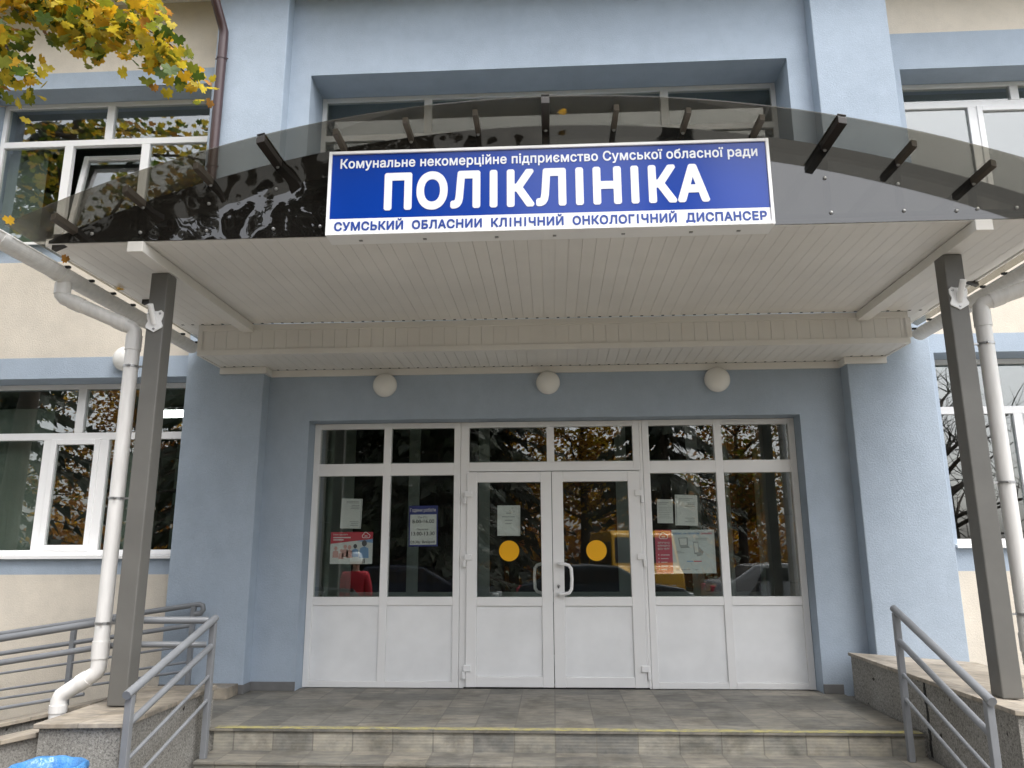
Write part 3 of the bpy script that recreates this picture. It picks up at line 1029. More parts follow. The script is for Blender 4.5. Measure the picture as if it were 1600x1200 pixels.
# ------------------------------------------------------------------ gutters with downpipes
def gutter_set(s, xg, xcol, label, dz):
    t = thing('roof_gutter', label, 'gutter', (s * xg, -2.0, GROUND), 'white gutters on the canopy sides')
    zc, r = 3.42, .080
    g = MB()
    n = 16
    ya, yb = -3.62, -.55
    for (rr, flip) in ((r, 0), (r - .006, 1)):
        for k in range(n):
            a0, a1 = PI + PI * k / n, PI + PI * (k + 1) / n
            vs = [(s * xg + rr * math.cos(a), y, zc + rr * math.sin(a)) for a, y in ((a0, ya), (a1, ya), (a1, yb), (a0, yb))]
            g.add(vs, [(0, 1, 2, 3) if not flip else (3, 2, 1, 0)])
    for y in (ya, yb):
        cap = [(s * xg + r * 1.03 * math.cos(PI + PI * k / n), zc + r * 1.03 * math.sin(PI + PI * k / n)) for k in range(n + 1)]
        g.prism_y(cap, y - .012, y + .012)
    g.tube([(s * xg - r, ya, zc), (s * xg - r, yb, zc)], .008, 8)
    g.tube([(s * xg + r, ya, zc), (s * xg + r, yb, zc)], .008, 8)
    g.build('gutter_trough', 'pipe', t, smooth=True, fix=True)
    jb = MB()
    for y in (-3.35, -2.63, -1.5):
        ring = []
        for k in range(n + 1):
            a = PI + PI * k / n
            ring.append((s * xg + (r + .006) * math.cos(a), zc + (r + .006) * math.sin(a)))
        for k in range(n + 1):
            a = 2 * PI - PI * k / n
            ring.append((s * xg + (r + .0005) * math.cos(a), zc + (r + .0005) * math.sin(a)))
        jb.prism_y(ring, y - (.10 if y == -2.63 else .03), y + (.10 if y == -2.63 else .03))
    build_split(jb, 'gutter_joint', 'pipe', t, smooth=True)
    hk = MB()
    for k in range(8):
        y = -2.75 + k * .3
        hk.box(min(s * (xg - r), s * (xg - r - .04)), max(s * (xg - r), s * (xg - r - .04)), y - .012, y + .012, zc - .004, zc + .012)
    build_split(hk, 'gutter_hook', 'dark_gap', t)
    dp = MB()
    pr = .053
    xp, yp = xcol, -2.45
    xo, yo = s * xg, -2.63
    zt = 3.02 + dz
    p0 = Vector((xo, yo, zc - r + .01)); p1 = Vector((xo, yo, 3.23)); p2 = Vector((xp, yp, zt)); p3 = Vector((xp, yp, zt - .12))
    d12 = (p2 - p1).normalized()
    dp.tube([p0, p1 + Vector((0, 0, .05)), p1 + Vector((0, 0, .012)), p1 + d12 * .02, p1 + d12 * .06, p2 - d12 * .06, p2 - d12 * .02, p2 - Vector((0, 0, .015)), p2 - Vector((0, 0, .06)), (xp, yp, .58 + dz),
             (xp, yp, .53 + dz), (xp + s * .012, yp - .002, .505 + dz), (xp + s * .05, yp - .006, .48 + dz), (xp + s * .19, yp - .03, .385 + dz), (xp + s * .225, yp - .036, .36 + dz), (xp + s * .235, yp - .04, .33 + dz), (xp + s * .235, yp - .04, .20)], pr, 18)
    dp.build('downpipe', 'pipe', t, smooth=True, angle=50)
    sl = MB()
    for a, b in (((xo, yo, 3.33), (xo, yo, 3.25)), ((xp, yp, zt - .05), (xp, yp, zt - .17)), ((xp, yp, .72 + dz), (xp, yp, .60 + dz)), ((xp + s * .235, yp - .04, .30 + dz), (xp + s * .235, yp - .04, .25 + dz))):
        sl.tube([a, b], pr + .005, 18)
    a, b = p1 + d12 * .07, p1 + d12 * .16
    sl.tube([a, b], pr + .005, 18)
    sl.tube([p2 - d12 * .15, p2 - d12 * .07], pr + .005, 18)
    a, b = Vector((xp + s * .065, yp - .008, .47 + dz)), Vector((xp + s * .115, yp - .016, .437 + dz))
    sl.tube([a, b], pr + .005, 18)
    build_split(sl, 'pipe_socket', 'pipe', t, smooth=True)
    for z in (2.72 + dz, 1.72 + dz, .84 + dz):
        c = MB()
        c.lathe([(pr + .001, -.008), (pr + .004, -.008), (pr + .004, .008), (pr + .001, .008)], (xp, yp, z), 20)
        c.box(min(xp - s * pr, xp - s * .13), max(xp - s * pr, xp - s * .13), yp - .01, yp + .01, z - .006, z + .006)
        c.tube([(xp - s * .02, yp - pr - .018, z), (xp - s * .02, yp - pr + .004, z)], .007, 8)
        c.build('pipe_clamp', 'clamp', t)
gutter_set(-1, 3.70, -3.205, 'white gutter and downpipe beside the left column, ending over its plinth', 0.0)
gutter_set(1, 3.655, 3.165, 'white gutter and downpipe beside the right column, cut by the frame', 0.06)

# ------------------------------------------------------------------ brown drainpipe on the upper left pilaster
bp = thing('brown_drainpipe', 'dark brown metal drainpipe on the pale blue left pilaster', 'drainpipe', (-3.68, -.5, 4.2))
m = MB()
m.tube([(-3.80, -.80, 7.95), (-3.77, -.70, 7.6), (-3.715, -.50, 7.28), (-3.70, -.46, 7.2), (-3.70, -.455, 7.1), (-3.70, -.455, 4.1)], .052, 16)
m.build('drainpipe', 'brownpipe', bp, smooth=True, angle=50)
for z in (6.85, 5.5):
    c = MB()
    c.lathe([(.053, -.012), (.058, -.012), (.058, .012), (.053, .012)], (-3.70, -.455, z), 18)
    c.box(-3.775, -3.625, -.46, -.45, z - .006, z + .006)
    c.box(-3.71, -3.69, -.40, -.381, z - .006, z + .006)
    c.build('pipe_clamp', 'brownpipe', bp)

# ------------------------------------------------------------------ lightbox sign
sg = thing('clinic_sign', 'blue and white lightbox sign with the clinic name over the canopy edge', 'sign', (0, -3.04, 3.455))
SX0, SX1, SB, ST, SY = -1.527, 1.522, 3.452, 4.085, -3.125
b = MB()
e = .022
b.box(SX0, SX1, SY + .004, -2.968, SB, ST)
sign_body = b.build('sign_box', 'upvc', sg, bevel=0.005)
f = MB()
for bx in ((SX0, SX0 + e, SB, ST), (SX1 - e, SX1, SB, ST), (SX0 + e, SX1 - e, ST - e, ST - .0005), (SX0 + e, SX1 - e, SB + .0005, SB + e)):
    f.box(bx[0], bx[1], SY - .012, SY + .0035, bx[2], bx[3])
f.build('sign_frame', 'upvc', sg, bevel=0.003)
HH = ST - SB
zs = SB + HH * .198
MB().box(SX0 + e + .001, SX1 - e - .001, SY, SY + .0032, zs, ST - e - .001).build('blue_panel', 'signblue', sg)
MB().box(SX0 + e + .001, SX1 - e - .001, SY, SY + .0032, SB + e + .001, zs - .0005).build('white_strip', 'signwhite', sg)
WW = SX1 - SX0
def sx(u): return SX0 + u * WW
def sz(v): return ST - v * HH
text_mb("Комунальне некомерційне підприємство Сумської обласної ради", sx(.027), sx(.974), sz(.235), sz(.083), SY - .002, .024).build('lettering', 'signtext', sg)
text_mb("ПОЛІКЛІНІКА", sx(.131), sx(.863), sz(.724), sz(.268), SY - .002, .046).build('lettering', 'signtext', sg)
text_mb("СУМСЬКИЙ  ОБЛАСНИИ  КЛІНІЧНИЙ  ОНКОЛОГІЧНИЙ  ДИСПАНСЕР", sx(.019), sx(.984), sz(.966), sz(.812), SY - .002, .036).build('lettering', 'signblue_text', sg)
sb_ = MB()
for x in (-1.3, -.85, -.35, .05, .52, .98, 1.3):
    sb_.box(x - .012, x + .012, -3.05, -3.03, SB - .006, SB - .0005)
build_split(sb_, 'fixing_tab', 'clamp', sg)

# ------------------------------------------------------------------ notices on the glass
GYF = .0285         # notices are laid out on this plane, then set behind the panes
def notice(name, label, cat, x0, x1, z0, z1, tilt, base, group=None, y=GYF, th=.0015, back=.0135):
    t = thing(name, label, cat, ((x0 + x1) / 2, y, (z0 + z1) / 2), group)
    MB().box(x0, x1, y - th, y, z0, z1).build('sheet', base, t)
    t.rotation_euler = (0, math.radians(tilt), 0)
    t.location.y += back
    return t
def lines(mb, x0, x1, z, n, dz, h=.006, y=GYF, jag=.4, left=True, mi=0):
    for k in range(n):
        w_ = (x1 - x0) * random.uniform(1 - jag, 1)
        a = x0 if left else x1 - w_
        mb.box(a, a + w_, y - .003, y - .0018, z - k * dz - h, z - k * dz, mi)
def bolt_mb():
    return MB()
t = notice('paper_notice', 'white page with a torn punched edge above the red poster', 'paper notice', -2.222, -2.0, 1.562, 1.872, 1.5, 'paper', 'paper sheets taped to the glass')
m = MB(); lines(m, -2.17, -2.03, 1.845, 2, .014); lines(m, -2.13, -2.03, 1.805, 3, .017, left=False); lines(m, -2.17, -2.03, 1.635, 1, .018, left=False); lines(m, -2.12, -2.03, 1.615, 2, .018, left=False)
m.box(-2.012, -2.008, GYF - .003, GYF - .0018, 1.57, 1.865)
m.build('print', 'ink_soft', t)
t = notice('red_poster', 'red and white health poster with drawn medics, lowest on the far left pane', 'poster', -2.318, -1.872, 1.20, 1.525, 0, 'paper')
m = MB()
m.prism_y([(-2.318, 1.525), (-2.318, 1.405), (-1.872, 1.455), (-1.872, 1.525)], GYF - .003, GYF - .0017)
m.build('red_band', 'red', t)
m = MB().prism_y([(-2.05, 1.434), (-1.872, 1.413), (-1.872, 1.454)], GYF - .003, GYF - .0017)
m.build('blue_band', 'skyblue', t)
m = MB()
text_mb("Ваше здоров'я", -2.29, -2.14, 1.490, 1.508, GYF - .0045, .02, m)
lines(m, -2.29, -2.09, 1.475, 1, .02, .012, GYF - .0015); lines(m, -2.29, -2.17, 1.452, 1, .02, .012, GYF - .0015)
def cloud(mb, cx, cz, s, y):
    pts = []
    for (ox, oz, r, a0, a1) in ((-.55, -.1, .45, 250, 90), (-.1, .35, .55, 150, 30), (.55, -.05, .5, 80, -80)):
        for k in range(9):
            a = math.radians(a0 + (a1 - a0) * k / 8)
            pts.append((cx + s * (ox + r * math.cos(a)), y, cz + s * (oz + r * math.sin(a))))
    pts.append((pts[0][0], y, pts[0][2]))
    mb.tube(pts, s * .09, 6)
    mb.box(cx - .4 * s, cx + .4 * s, y - .001, y + .001, cz - .2 * s, cz + .05 * s)
cloud(m, -1.945, 1.487, .04, GYF - .004)
m.build('white_print', 'inkwhite', t)
m1, m2, m3 = MB(), MB(), MB()
def mini(mbh, mbb, x, z, s):
    mbh.prism_y([(x + .022 * s * math.cos(2 * PI * k / 10), z + .1 * s + .026 * s * math.sin(2 * PI * k / 10)) for k in range(10)], GYF - .0035, GYF - .0018)
    mbb.prism_y([(x - .04 * s, z - .02 * s), (x + .04 * s, z - .02 * s), (x + .035 * s, z + .06 * s), (x, z + .075 * s), (x - .035 * s, z + .06 * s)], GYF - .0033, GYF - .0018)
mini(m1, m1, -2.26, 1.28, .8); mini(m1, m1, -2.20, 1.265, .7); mini(m1, m1, -2.16, 1.29, .85); mini(m1, m1, -2.115, 1.28, .9)
mini(m2, m3, -2.055, 1.29, .9); mini(m2, m3, -1.96, 1.285, 1.25)
m2.box(-1.972, -1.963, GYF - .003, GYF - .0018, 1.205, 1.255); m2.box(-1.957, -1.948, GYF - .003, GYF - .0018, 1.205, 1.255)
m1.build('pink_figures', 'blush', t); m2.build('dark_figures', 'ink', t); m3.build('pale_figures', 'skyblue', t)

t = notice('hours_notice', 'opening hours notice with navy heading 8.00-16.00 and 13.00-13.30', 'notice', -1.497, -1.192, 1.375, 1.793, -.6, 'navy')
MB().box(-1.483, -1.206, GYF - .003, GYF - .0016, 1.392, 1.702).build('white_field', 'paper', t)
text_mb("Години роботи", -1.485, -1.215, 1.720, 1.768, GYF - .0035, .012).build('heading', 'inkwhite', t)
m = MB()
text_mb("Пн-Пт:", -1.40, -1.30, 1.662, 1.684, GYF - .0045, .0, m)
text_mb("8.00-16.00", -1.46, -1.23, 1.612, 1.65, GYF - .0045, .008, m)
text_mb("Перерва:", -1.41, -1.29, 1.535, 1.56, GYF - .0045, .0, m)
text_mb("13.00-13.30", -1.468, -1.225, 1.487, 1.525, GYF - .0045, .008, m)
text_mb("Сб.,Нд.: Вихідний", -1.475, -1.222, 1.402, 1.436, GYF - .0045, .01, m)
m.build('lettering', 'ink', t)

t = notice('paper_notice', 'white page with four short lines above the yellow disc on the left door', 'paper notice', -.567, -.33, 1.478, 1.788, .3, 'paper', 'paper sheets taped to the glass', y=.0085)
m = MB()
for z, a, b in ((1.705, -.475, -.425), (1.667, -.52, -.385), (1.632, -.49, -.41), (1.597, -.485, -.42)):
    m.box(a, b, .0055, .0067, z, z + .008)
m.box(-.343, -.339, .0055, .0067, 1.485, 1.78)
m.build('print', 'ink_soft', t)
t = notice('paper_notice', 'small dim white page left of the larger page on the right pane', 'paper notice', 1.085, 1.245, 1.597, 1.84, 1.2, 'paper', 'paper sheets taped to the glass')
m = MB(); lines(m, 1.10, 1.23, 1.81, 2, .016); lines(m, 1.10, 1.23, 1.76, 7, .018, .003, jag=.2)
m.build('print', 'ink_soft', t)
t = notice('paper_notice', 'white page with punched left edge above the laptop poster', 'paper notice', 1.268, 1.497, 1.572, 1.884, 1.5, 'paper', 'paper sheets taped to the glass')
m = MB(); lines(m, 1.31, 1.47, 1.85, 2, .016); lines(m, 1.36, 1.47, 1.805, 3, .017, left=False); lines(m, 1.36, 1.47, 1.65, 3, .018, left=False)
m.box(1.28, 1.284, GYF - .003, GYF - .0018, 1.58, 1.875)
m.build('print', 'ink_soft', t)
t = notice('online_booking_poster', 'pink edged poster with laptop and phone drawings on the right pane', 'poster', 1.05, 1.652, 1.096, 1.53, 0, 'paper_teal')
MB().box(1.05, 1.22, GYF - .003, GYF - .0017, 1.096, 1.53).build('pink_strip', 'pink', t)
m = MB()
cloud(m, 1.135, 1.463, .042, GYF - .004)
text_mb("ЗРУЧНО", 1.075, 1.195, 1.39, 1.41, GYF - .0045, .02, m)
text_mb("ШВИДКО", 1.075, 1.195, 1.36, 1.38, GYF - .0045, .02, m)
text_mb("БЕЗ ЧЕРГ", 1.075, 1.195, 1.33, 1.35, GYF - .0045, .02, m)
for k in range(5):
    z = 1.275 - k * .036
    m.box(1.075, 1.085, GYF - .0045, GYF - .0031, z, z + .01)
    m.box(1.10, 1.10 + random.uniform(.05, .09), GYF - .0045, GYF - .0031, z, z + .007)
m.build('white_print', 'inkwhite', t)
m, r_ = MB(), MB()
text_mb("ЗАПИС НА ПРИЙОМ", 1.235, 1.50, 1.482, 1.505, GYF - .004, .02, m)
text_mb("ОНЛАЙН", 1.515, 1.625, 1.482, 1.505, GYF - .004, .02, r_)
r_.box(1.43, 1.51, GYF - .003, GYF - .0017, 1.21, 1.22)
m.box(1.36, 1.425, GYF - .003, GYF - .0017, 1.21, 1.22)
m.build('lettering', 'skyblue', t)
r_.build('red_lettering', 'pink', t)
m = MB()
m.prism_y([(1.285, 1.448), (1.38, 1.452), (1.378, 1.37), (1.297, 1.366)], GYF - .003, GYF - .0018)
m.prism_y([(1.297, 1.363), (1.378, 1.367), (1.40, 1.35), (1.31, 1.346)], GYF - .0031, GYF - .0018)
m.prism_y([(1.435, 1.41), (1.485, 1.41), (1.49, 1.29), (1.44, 1.285)], GYF - .003, GYF - .0018)
m.prism_y([(1.49, 1.36), (1.535, 1.31), (1.52, 1.275), (1.47, 1.262), (1.46, 1.283), (1.492, 1.288)], GYF - .0029, GYF - .0018)
lines(m, 1.26, 1.34, 1.318, 2, .016); lines(m, 1.46, 1.60, 1.446, 2, .016)
m.box(1.25, 1.285, GYF - .003, GYF - .0018, 1.125, 1.15); m.box(1.30, 1.39, GYF - .003, GYF - .0018, 1.13, 1.136); m.box(1.44, 1.47, GYF - .003, GYF - .0018, 1.13, 1.136)
m.build('drawing', 'ink_soft', t)
m = MB()
m.prism_y([(1.295, 1.442), (1.37, 1.445), (1.368, 1.378), (1.304, 1.375)], GYF - .0042, GYF - .0031)
m.prism_y([(1.441, 1.40), (1.479, 1.40), (1.483, 1.305), (1.445, 1.30)], GYF - .0042, GYF - .0031)
m.build('drawn_screen', 'paper', t)

for x, lab in ((-.445, 'yellow round warning sticker on the left entrance door below the white page'), (.448, 'yellow round warning sticker on the right entrance door above its handle')):
    d = MB().lathe([(0, -.0015), (.104, -.0015), (.104, 0), (0, 0)], (x, .0088, 1.326), 48, 'y')
    tag(d.build('yellow_sticker', 'yellow_disc', None, (x, .0088, 1.326)), lab, 'sticker', 'yellow discs on the door glass')

# ------------------------------------------------------------------ plinths
def plinth(label, x0, x1, y0, y1, zl, zr, inner):
    t = thing('stair_plinth', label, 'plinth', ((x0 + x1) / 2, (y0 + y1) / 2, GROUND), 'stair plinths with tiled caps')
    m = MB()
    zb = GROUND - .05
    m.hexa([(x0, y0, zb), (x1, y0, zb), (x1, y1, zb), (x0, y1, zb)], [(x0, y0, zl - .03), (x1, y0, zr - .03), (x1, y1, zr - .03), (x0, y1, zl - .03)])
    m.build('plinth_body', 'pebble', t)
    o = .025
    m = MB()
    m.hexa([(x0 - o, y0 - o, zl - .029), (x1 + o, y0 - o, zr - .029), (x1 + o, y1, zr - .029), (x0 - o, y1, zl - .029)],
           [(x0 - o, y0 - o, zl), (x1 + o, y0 - o, zr), (x1 + o, y1, zr), (x0 - o, y1, zl)])
    m.build('plinth_cap', 'cap_tile', t, bevel=0.004)
    return t
plinth('grey granite plinth with tiled cap under the left column', -3.20, -2.68, -3.03, -1.72, .295, .305, 1)
pr_ = plinth('longer grey granite plinth with tiled cap under the right column', 2.745, 3.84, -2.95, -.385, .395, .31, -1)
gp = MB()
rnd = random.Random(9)
zz = -.155
while zz < .34:
    a, b = rnd.uniform(.008, .02), rnd.uniform(.008, .024)
    gp.box(2.7405, 2.7446, -1.80 - a, -1.80 + b, zz, zz + .0402)
    zz += .04
gp.build('joint_gap', 'dark_gap', pr_)
kb = MB()
kb.box(-3.35, -3.02, -.66, -.40, 0.0, .10)
tag(kb.build('kerb_block', 'cap_tile', None, (-3.2, -.5, 0), bevel=0.004), 'low tiled kerb block at the foot of the left pilaster', 'kerb')

# ramp on the left, its outer walls and its rails
rp = MB()
SLO = .145
def rz(x): return (x + 3.3) * SLO
rp.hexa([(-6.5, -2.11, GROUND - .06), (-3.25, -2.11, GROUND - .06), (-3.25, -.12, GROUND - .06), (-6.5, -.12, GROUND - .06)],
        [(-6.5, -2.11, rz(-6.5)), (-3.25, -2.11, -.002), (-3.25, -.12, -.002), (-6.5, -.12, rz(-6.5))])
tag(rp.build('ramp', 'floor_tile'), kind='structure')
def ramp_wall(label, y0, y1, za_, xa, xb, zb_):
    t = thing('ramp_wall', label, 'low wall', ((xa + xb) / 2, y0, GROUND), 'low walls beside the ramp')
    m = MB()
    m.hexa([(xa, y0, GROUND - .05), (xb, y0, GROUND - .05), (xb, y1, GROUND - .05), (xa, y1, GROUND - .05)],
           [(xa, y0, za_ - .03), (xb, y0, zb_ - .03), (xb, y1, zb_ - .03), (xa, y1, za_ - .03)])
    m.build('wall_body', 'pebble', t)
    m = MB()
    m.hexa([(xa, y0 - .025, za_ - .029), (xb, y0 - .025, zb_ - .029), (xb, y1 + .02, zb_ - .029), (xa, y1 + .02, za_ - .029)],
           [(xa, y0 - .025, za_), (xb, y0 - .025, zb_), (xb, y1 + .02, zb_), (xa, y1 + .02, za_)])
    m.build('wall_cap', 'cap_tile', t, bevel=0.004)
ramp_wall('sloping tile capped ramp wall behind the lower one left of the plinth', -2.42, -2.12, -.40, -6.6, -3.232, .30)
ramp_wall('lower tile capped ramp wall in front, left of the plinth', -2.98, -2.68, -.38, -6.2, -3.232, .235)

def rail_set(name, label, cat, loc, posts, runs, group=None, half=.022):
    t = thing(name, label, cat, loc, group)
    for (x, y, z0, z1) in posts:
        MB().box(x - half, x + half, y - half, y + half, z0, z1).build('post', 'rail', t, bevel=0.004)
    for pts, r in runs:
        nm = 'handrail' if r > .017 else 'rail_bar'
        MB().tube(pts, r, 14).build(nm, 'rail', t, smooth=True, angle=50)
    return t
# stair handrails
def stair_rail(x, yf, zf, yn, zn, zbf, label, offs):
    d = Vector((0, yn - yf, zn - zf)).normalized()
    posts = [(x, yf, zbf, zf - .02), (x, yn, GROUND - .004, zn - .02)]
    runs = []
    for o, r in offs:
        ext = .05 if o < .01 else -.01
        a = Vector((x, yf, zf - o)) - d * (.03 if o < .01 else -.005)
        b = Vector((x, yn, zn - o)) + d * ext
        runs.append(([a, b], r))
    return rail_set('stair_handrail', label, 'handrail', (x, yf, zbf), posts, runs, 'grey stair handrails')
stair_rail(2.55, -1.90, .885, -3.02, .475, -.16, 'grey steel stair handrail in front of the right plinth', [(0, .027), (.215, .022), (.445, .013), (.615, .013)])
stair_rail(-2.60, -2.0, .825, -3.10, .495, -.16, 'grey steel stair handrail in front of the left plinth', [(0, .027), (.19, .022), (.405, .013), (.575, .013)])
# ramp rails
o_ = -2.27
zo = lambda x: .838 + (x + 3.19) * .150
rail_set('ramp_handrail', 'outer grey ramp handrail joining the left stair rail post', 'handrail', (-4.0, o_, GROUND),
         [(-4.75, o_, -.02, zo(-4.75) - .02), (-6.2, o_, -.30, zo(-6.2) - .02)],
         [([(-6.6, o_, zo(-6.6)), (-3.28, o_, .835), (-3.15, o_ + .01, .842), (-2.63, -2.03, .822)], .026),
          ([(-6.6, o_, zo(-6.6) - .165), (-3.28, o_, .66), (-3.15, o_ + .01, .672), (-2.63, -2.03, .645)], .022),
          ([(-6.6, o_, zo(-6.6) - .52), (-3.4, o_, .33)], .013)], 'grey ramp handrails')
i_ = -.5
zi = lambda x: .830 + (x + 3.46) * .142
rail_set('ramp_handrail', 'inner grey ramp handrail along the beige wall with a looped end', 'handrail', (-4.6, i_, GROUND),
         [(-3.47, i_, .0, .815), (-4.64, i_, rz(-4.64), zi(-4.64) - .02), (-6.2, i_, rz(-6.2), zi(-6.2) - .02)],
         [([(-6.8, i_, zi(-6.8)), (-3.42, i_, zi(-3.42)), (-3.385, i_, zi(-3.42) - .012), (-3.375, i_, zi(-3.42) - .05), (-3.40, i_, zi(-3.42) - .085), (-3.455, i_, zi(-3.42) - .09)], .026),
          ([(-6.8, i_, zi(-6.8) - .185), (-3.49, i_, zi(-3.49) - .185)], .022)]
         + [([(-6.8, i_, zi(-6.8) - d), (-3.49, i_, zi(-3.49) - d)], .012) for d in (.37, .52, .60)], 'grey ramp handrails')

# ------------------------------------------------------------------ flag holders on the columns
for cx, zc, lab in ((-2.985, 3.05, 'white flag holder plate bolted to the left column'), (2.95, 3.10, 'white flag holder plate bolted to the right column')):
    t = thing('flag_holder', lab, 'flag holder', (cx, -2.57, zc), 'white flag holders on the columns')
    half = [(0, -.095), (.062, -.06), (.066, -.045), (.052, -.01), (.064, .03), (.064, .06), (.045, .078), (.02, .07), (0, .07)]
    poly = half + [(-x, z) for x, z in reversed(half[1:-1])]
    MB().prism_y([(cx + x, zc + z) for x, z in poly], -2.580, -2.570).build('plate', 'upvc', t, bevel=0.002)
    tb = MB().tube([(cx, -2.575, zc - .03), (cx, -2.66, zc + .10)], .021, 14)
    tb.build('socket_tube', 'upvc', t, smooth=True)
    for x, z in ((-.04, .05), (.04, .05), (0, -.07)):
        MB().lathe([(0, -.006), (.008, -.005), (.009, 0)], (cx + x, -2.5805, zc + z), 10, 'y').build('screw', 'clamp', t)

# ------------------------------------------------------------------ litter bin
tb = thing('litter_bin', 'litter bin lined with a crumpled blue plastic bag below the left plinth', 'bin', (-3.0, -3.36, GROUND))
bx, by = -2.90, -3.38
MB().lathe([(0, 0), (.155, 0), (.17, .02), (.196, .56), (.19, .56), (.165, .03), (0, .03)], (bx, by, GROUND), 28).build('bin_body', 'bin', tb, smooth=True)
bag = MB()
n = 72
prof = [(.205, .40), (.210, .46), (.209, .53), (.213, .60), (.209, .622), (.198, .63), (.182, .62), (.168, .56), (.145, .52), (.08, .50), (.0, .49)]
vs, fs = [], []
for i, (r, h) in enumerate(prof):
    for k in range(n):
        a = 2 * PI * k / n
        wob = (.004 * math.sin(a * 7 + i) + .003 * math.sin(a * 13 + 2.1 * i) + .0025 * math.sin(a * 23 + i * 3)) * (1.0 if 2 < i < 7 else 2.0)
        rr = r + wob * (1 if r > .05 else 0)
        vs.append((bx + rr * math.cos(a), by + rr * math.sin(a), GROUND + h + .006 * math.sin(a * 3 + 1) + .003 * math.sin(a * 9 + i)))
for i in range(len(prof) - 1):
    for k in range(n):
        fs.append((i * n + k, i * n + (k + 1) % n, (i + 1) * n + (k + 1) % n, (i + 1) * n + k))
bag.add(vs, fs)
bag.build('bin_bag', 'bag', tb, smooth=True, angle=180)

# ------------------------------------------------------------------ trees
MAPLE = []
for a, r in ((-90, .10), (-66, .40), (-50, .66), (-38, .58), (-20, .60), (-8, .86), (2, .78), (12, .84), (24, .68), (36, .66), (48, .90), (56, .86), (66, .80), (74, .68), (82, .84), (90, 1.0)):
    MAPLE.append((r * math.cos(math.radians(a)), r * math.sin(math.radians(a))))
MAPLE = MAPLE + [(-x, y) for x, y in reversed(MAPLE[1:-1])]

def leaf(mb, p, size, mi, droop=True, rnd=random):
    az = rnd.uniform(0, 2 * PI)
    tilt = rnd.gauss(.9, .5) if droop else rnd.uniform(-1.2, 1.2)
    u = Vector((math.cos(az), math.sin(az), 0))
    d = Vector((-math.sin(az), math.cos(az), 0)) * math.cos(tilt) - Vector((0, 0, 1)) * math.sin(tilt)
    nrm = u.cross(d)
    curl = rnd.uniform(-.25, .25)
    vs = [Vector(p) + size * .5 * (x * u + y * d + curl * (x * x) * nrm) for x, y in MAPLE]
    c = Vector(p) + size * .5 * .2 * d
    n = len(vs)
    mb.add([c] + vs, [(0, i + 1, (i + 1) % n + 1) for i in range(n)], mi)

def limb(mb, a, b, r0, r1, sag=.1, n=5, rnd=random):
    a, b = Vector(a), Vector(b)
    pts, rs = [], []
    for k in range(n + 1):
        s = k / n
        p = a.lerp(b, s)
        p += Vector((rnd.uniform(-1, 1), rnd.uniform(-1, 1), 0)) * (b - a).length * .03 * (1 if 0 < k < n else 0)
        p.z += sag * math.sin(PI * s)
        pts.append(p)
        rs.append(r0 + (r1 - r0) * s)
    mb.tube(pts, r0, 8, rs=rs)
    return pts

# the maple that hangs into the picture
rnd = random.Random(11)
mp = thing('maple_tree', 'yellowing maple whose drooping branch fills the upper left corner', 'tree', (-9.3, -4.2, GROUND))
tr = MB()
tk = [(-9.3, -4.2, GROUND - .1), (-9.25, -4.15, 1.2), (-9.1, -4.0, 3.0), (-8.9, -3.9, 5.0), (-8.8, -3.9, 7.0), (-8.8, -3.9, 9.5)]
tr.tube(tk, .2, 12, rs=[.24, .19, .165, .14, .10, .04])
branches = []
branches.append(limb(tr, (-8.9, -3.95, 5.2), (-5.75, -2.3, 7.05), .075, .035, .3, 6, rnd))
for a, b, r0, sag in (((-5.75, -2.3, 7.05), (-4.35, -2.0, 6.22), .03, .08), ((-4.5, -2.05, 6.33), (-3.16, -2.0, 5.48), .02, .10), ((-4.4, -2.0, 6.3), (-3.3, -2.15, 5.72), .012, .10),
                      ((-5.6, -2.25, 6.9), (-4.62, -2.1, 5.42), .022, .18), ((-5.7, -2.3, 7.0), (-5.08, -2.0, 5.5), .022, .1), ((-5.2, -2.1, 6.75), (-3.62, -1.9, 6.42), .018, .06),
                      ((-4.9, -2.1, 6.5), (-4.12, -1.95, 5.92), .014, .05), ((-5.5, -2.3, 6.9), (-4.9, -2.4, 5.85), .016, .1), ((-5.6, -2.2, 7.0), (-4.75, -1.8, 6.75), .018, .08),
                      ((-5.3, -2.1, 6.8), (-4.5, -2.0, 6.15), .016, .06)):
    branches.append(limb(tr, a, b, r0, .005, sag, 6, rnd))
up = []
for k in range(16):
    z = rnd.uniform(5.5, 9)
    a = rnd.uniform(0, 2 * PI)
    L = rnd.uniform(1.8, 3.4)
    if math.cos(a) > .3 and math.sin(a) > -.5: L *= .45
    up.append(limb(tr, (-8.85, -3.9, z), (-8.85 + L * math.cos(a), -3.9 + L * math.sin(a), z + rnd.uniform(.2, 1.6)), .05, .012, .2, 5, rnd))
tr.build('trunk', 'bark', mp, smooth=True, angle=60)
lv = MB()
names = ['leaf_gold', 'leaf_yellow', 'leaf_lime', 'leaf_green', 'leaf_rust']
for br in branches[1:]:
    for _ in range(150):
        s = rnd.random() ** .75
        i = min(int(s * (len(br) - 1)), len(br) - 2)
        p = br[i].lerp(br[i + 1], s * (len(br) - 1) - i)
        sp_ = .10
        p = p + Vector((max(-.2, min(.17, rnd.gauss(0, sp_ * 1.15))), rnd.gauss(0, sp_ * 1.8), max(-.22, min(.15, rnd.gauss(-.05, sp_ * .9)))))
        up_ = p.z - br[i].z
        wts = (40, 36, 14, 8, 2) if up_ > -.06 else (20, 34, 26, 18, 2)
        leaf(lv, p, rnd.uniform(.11, .19), rnd.choices(range(5), wts)[0], True, rnd)
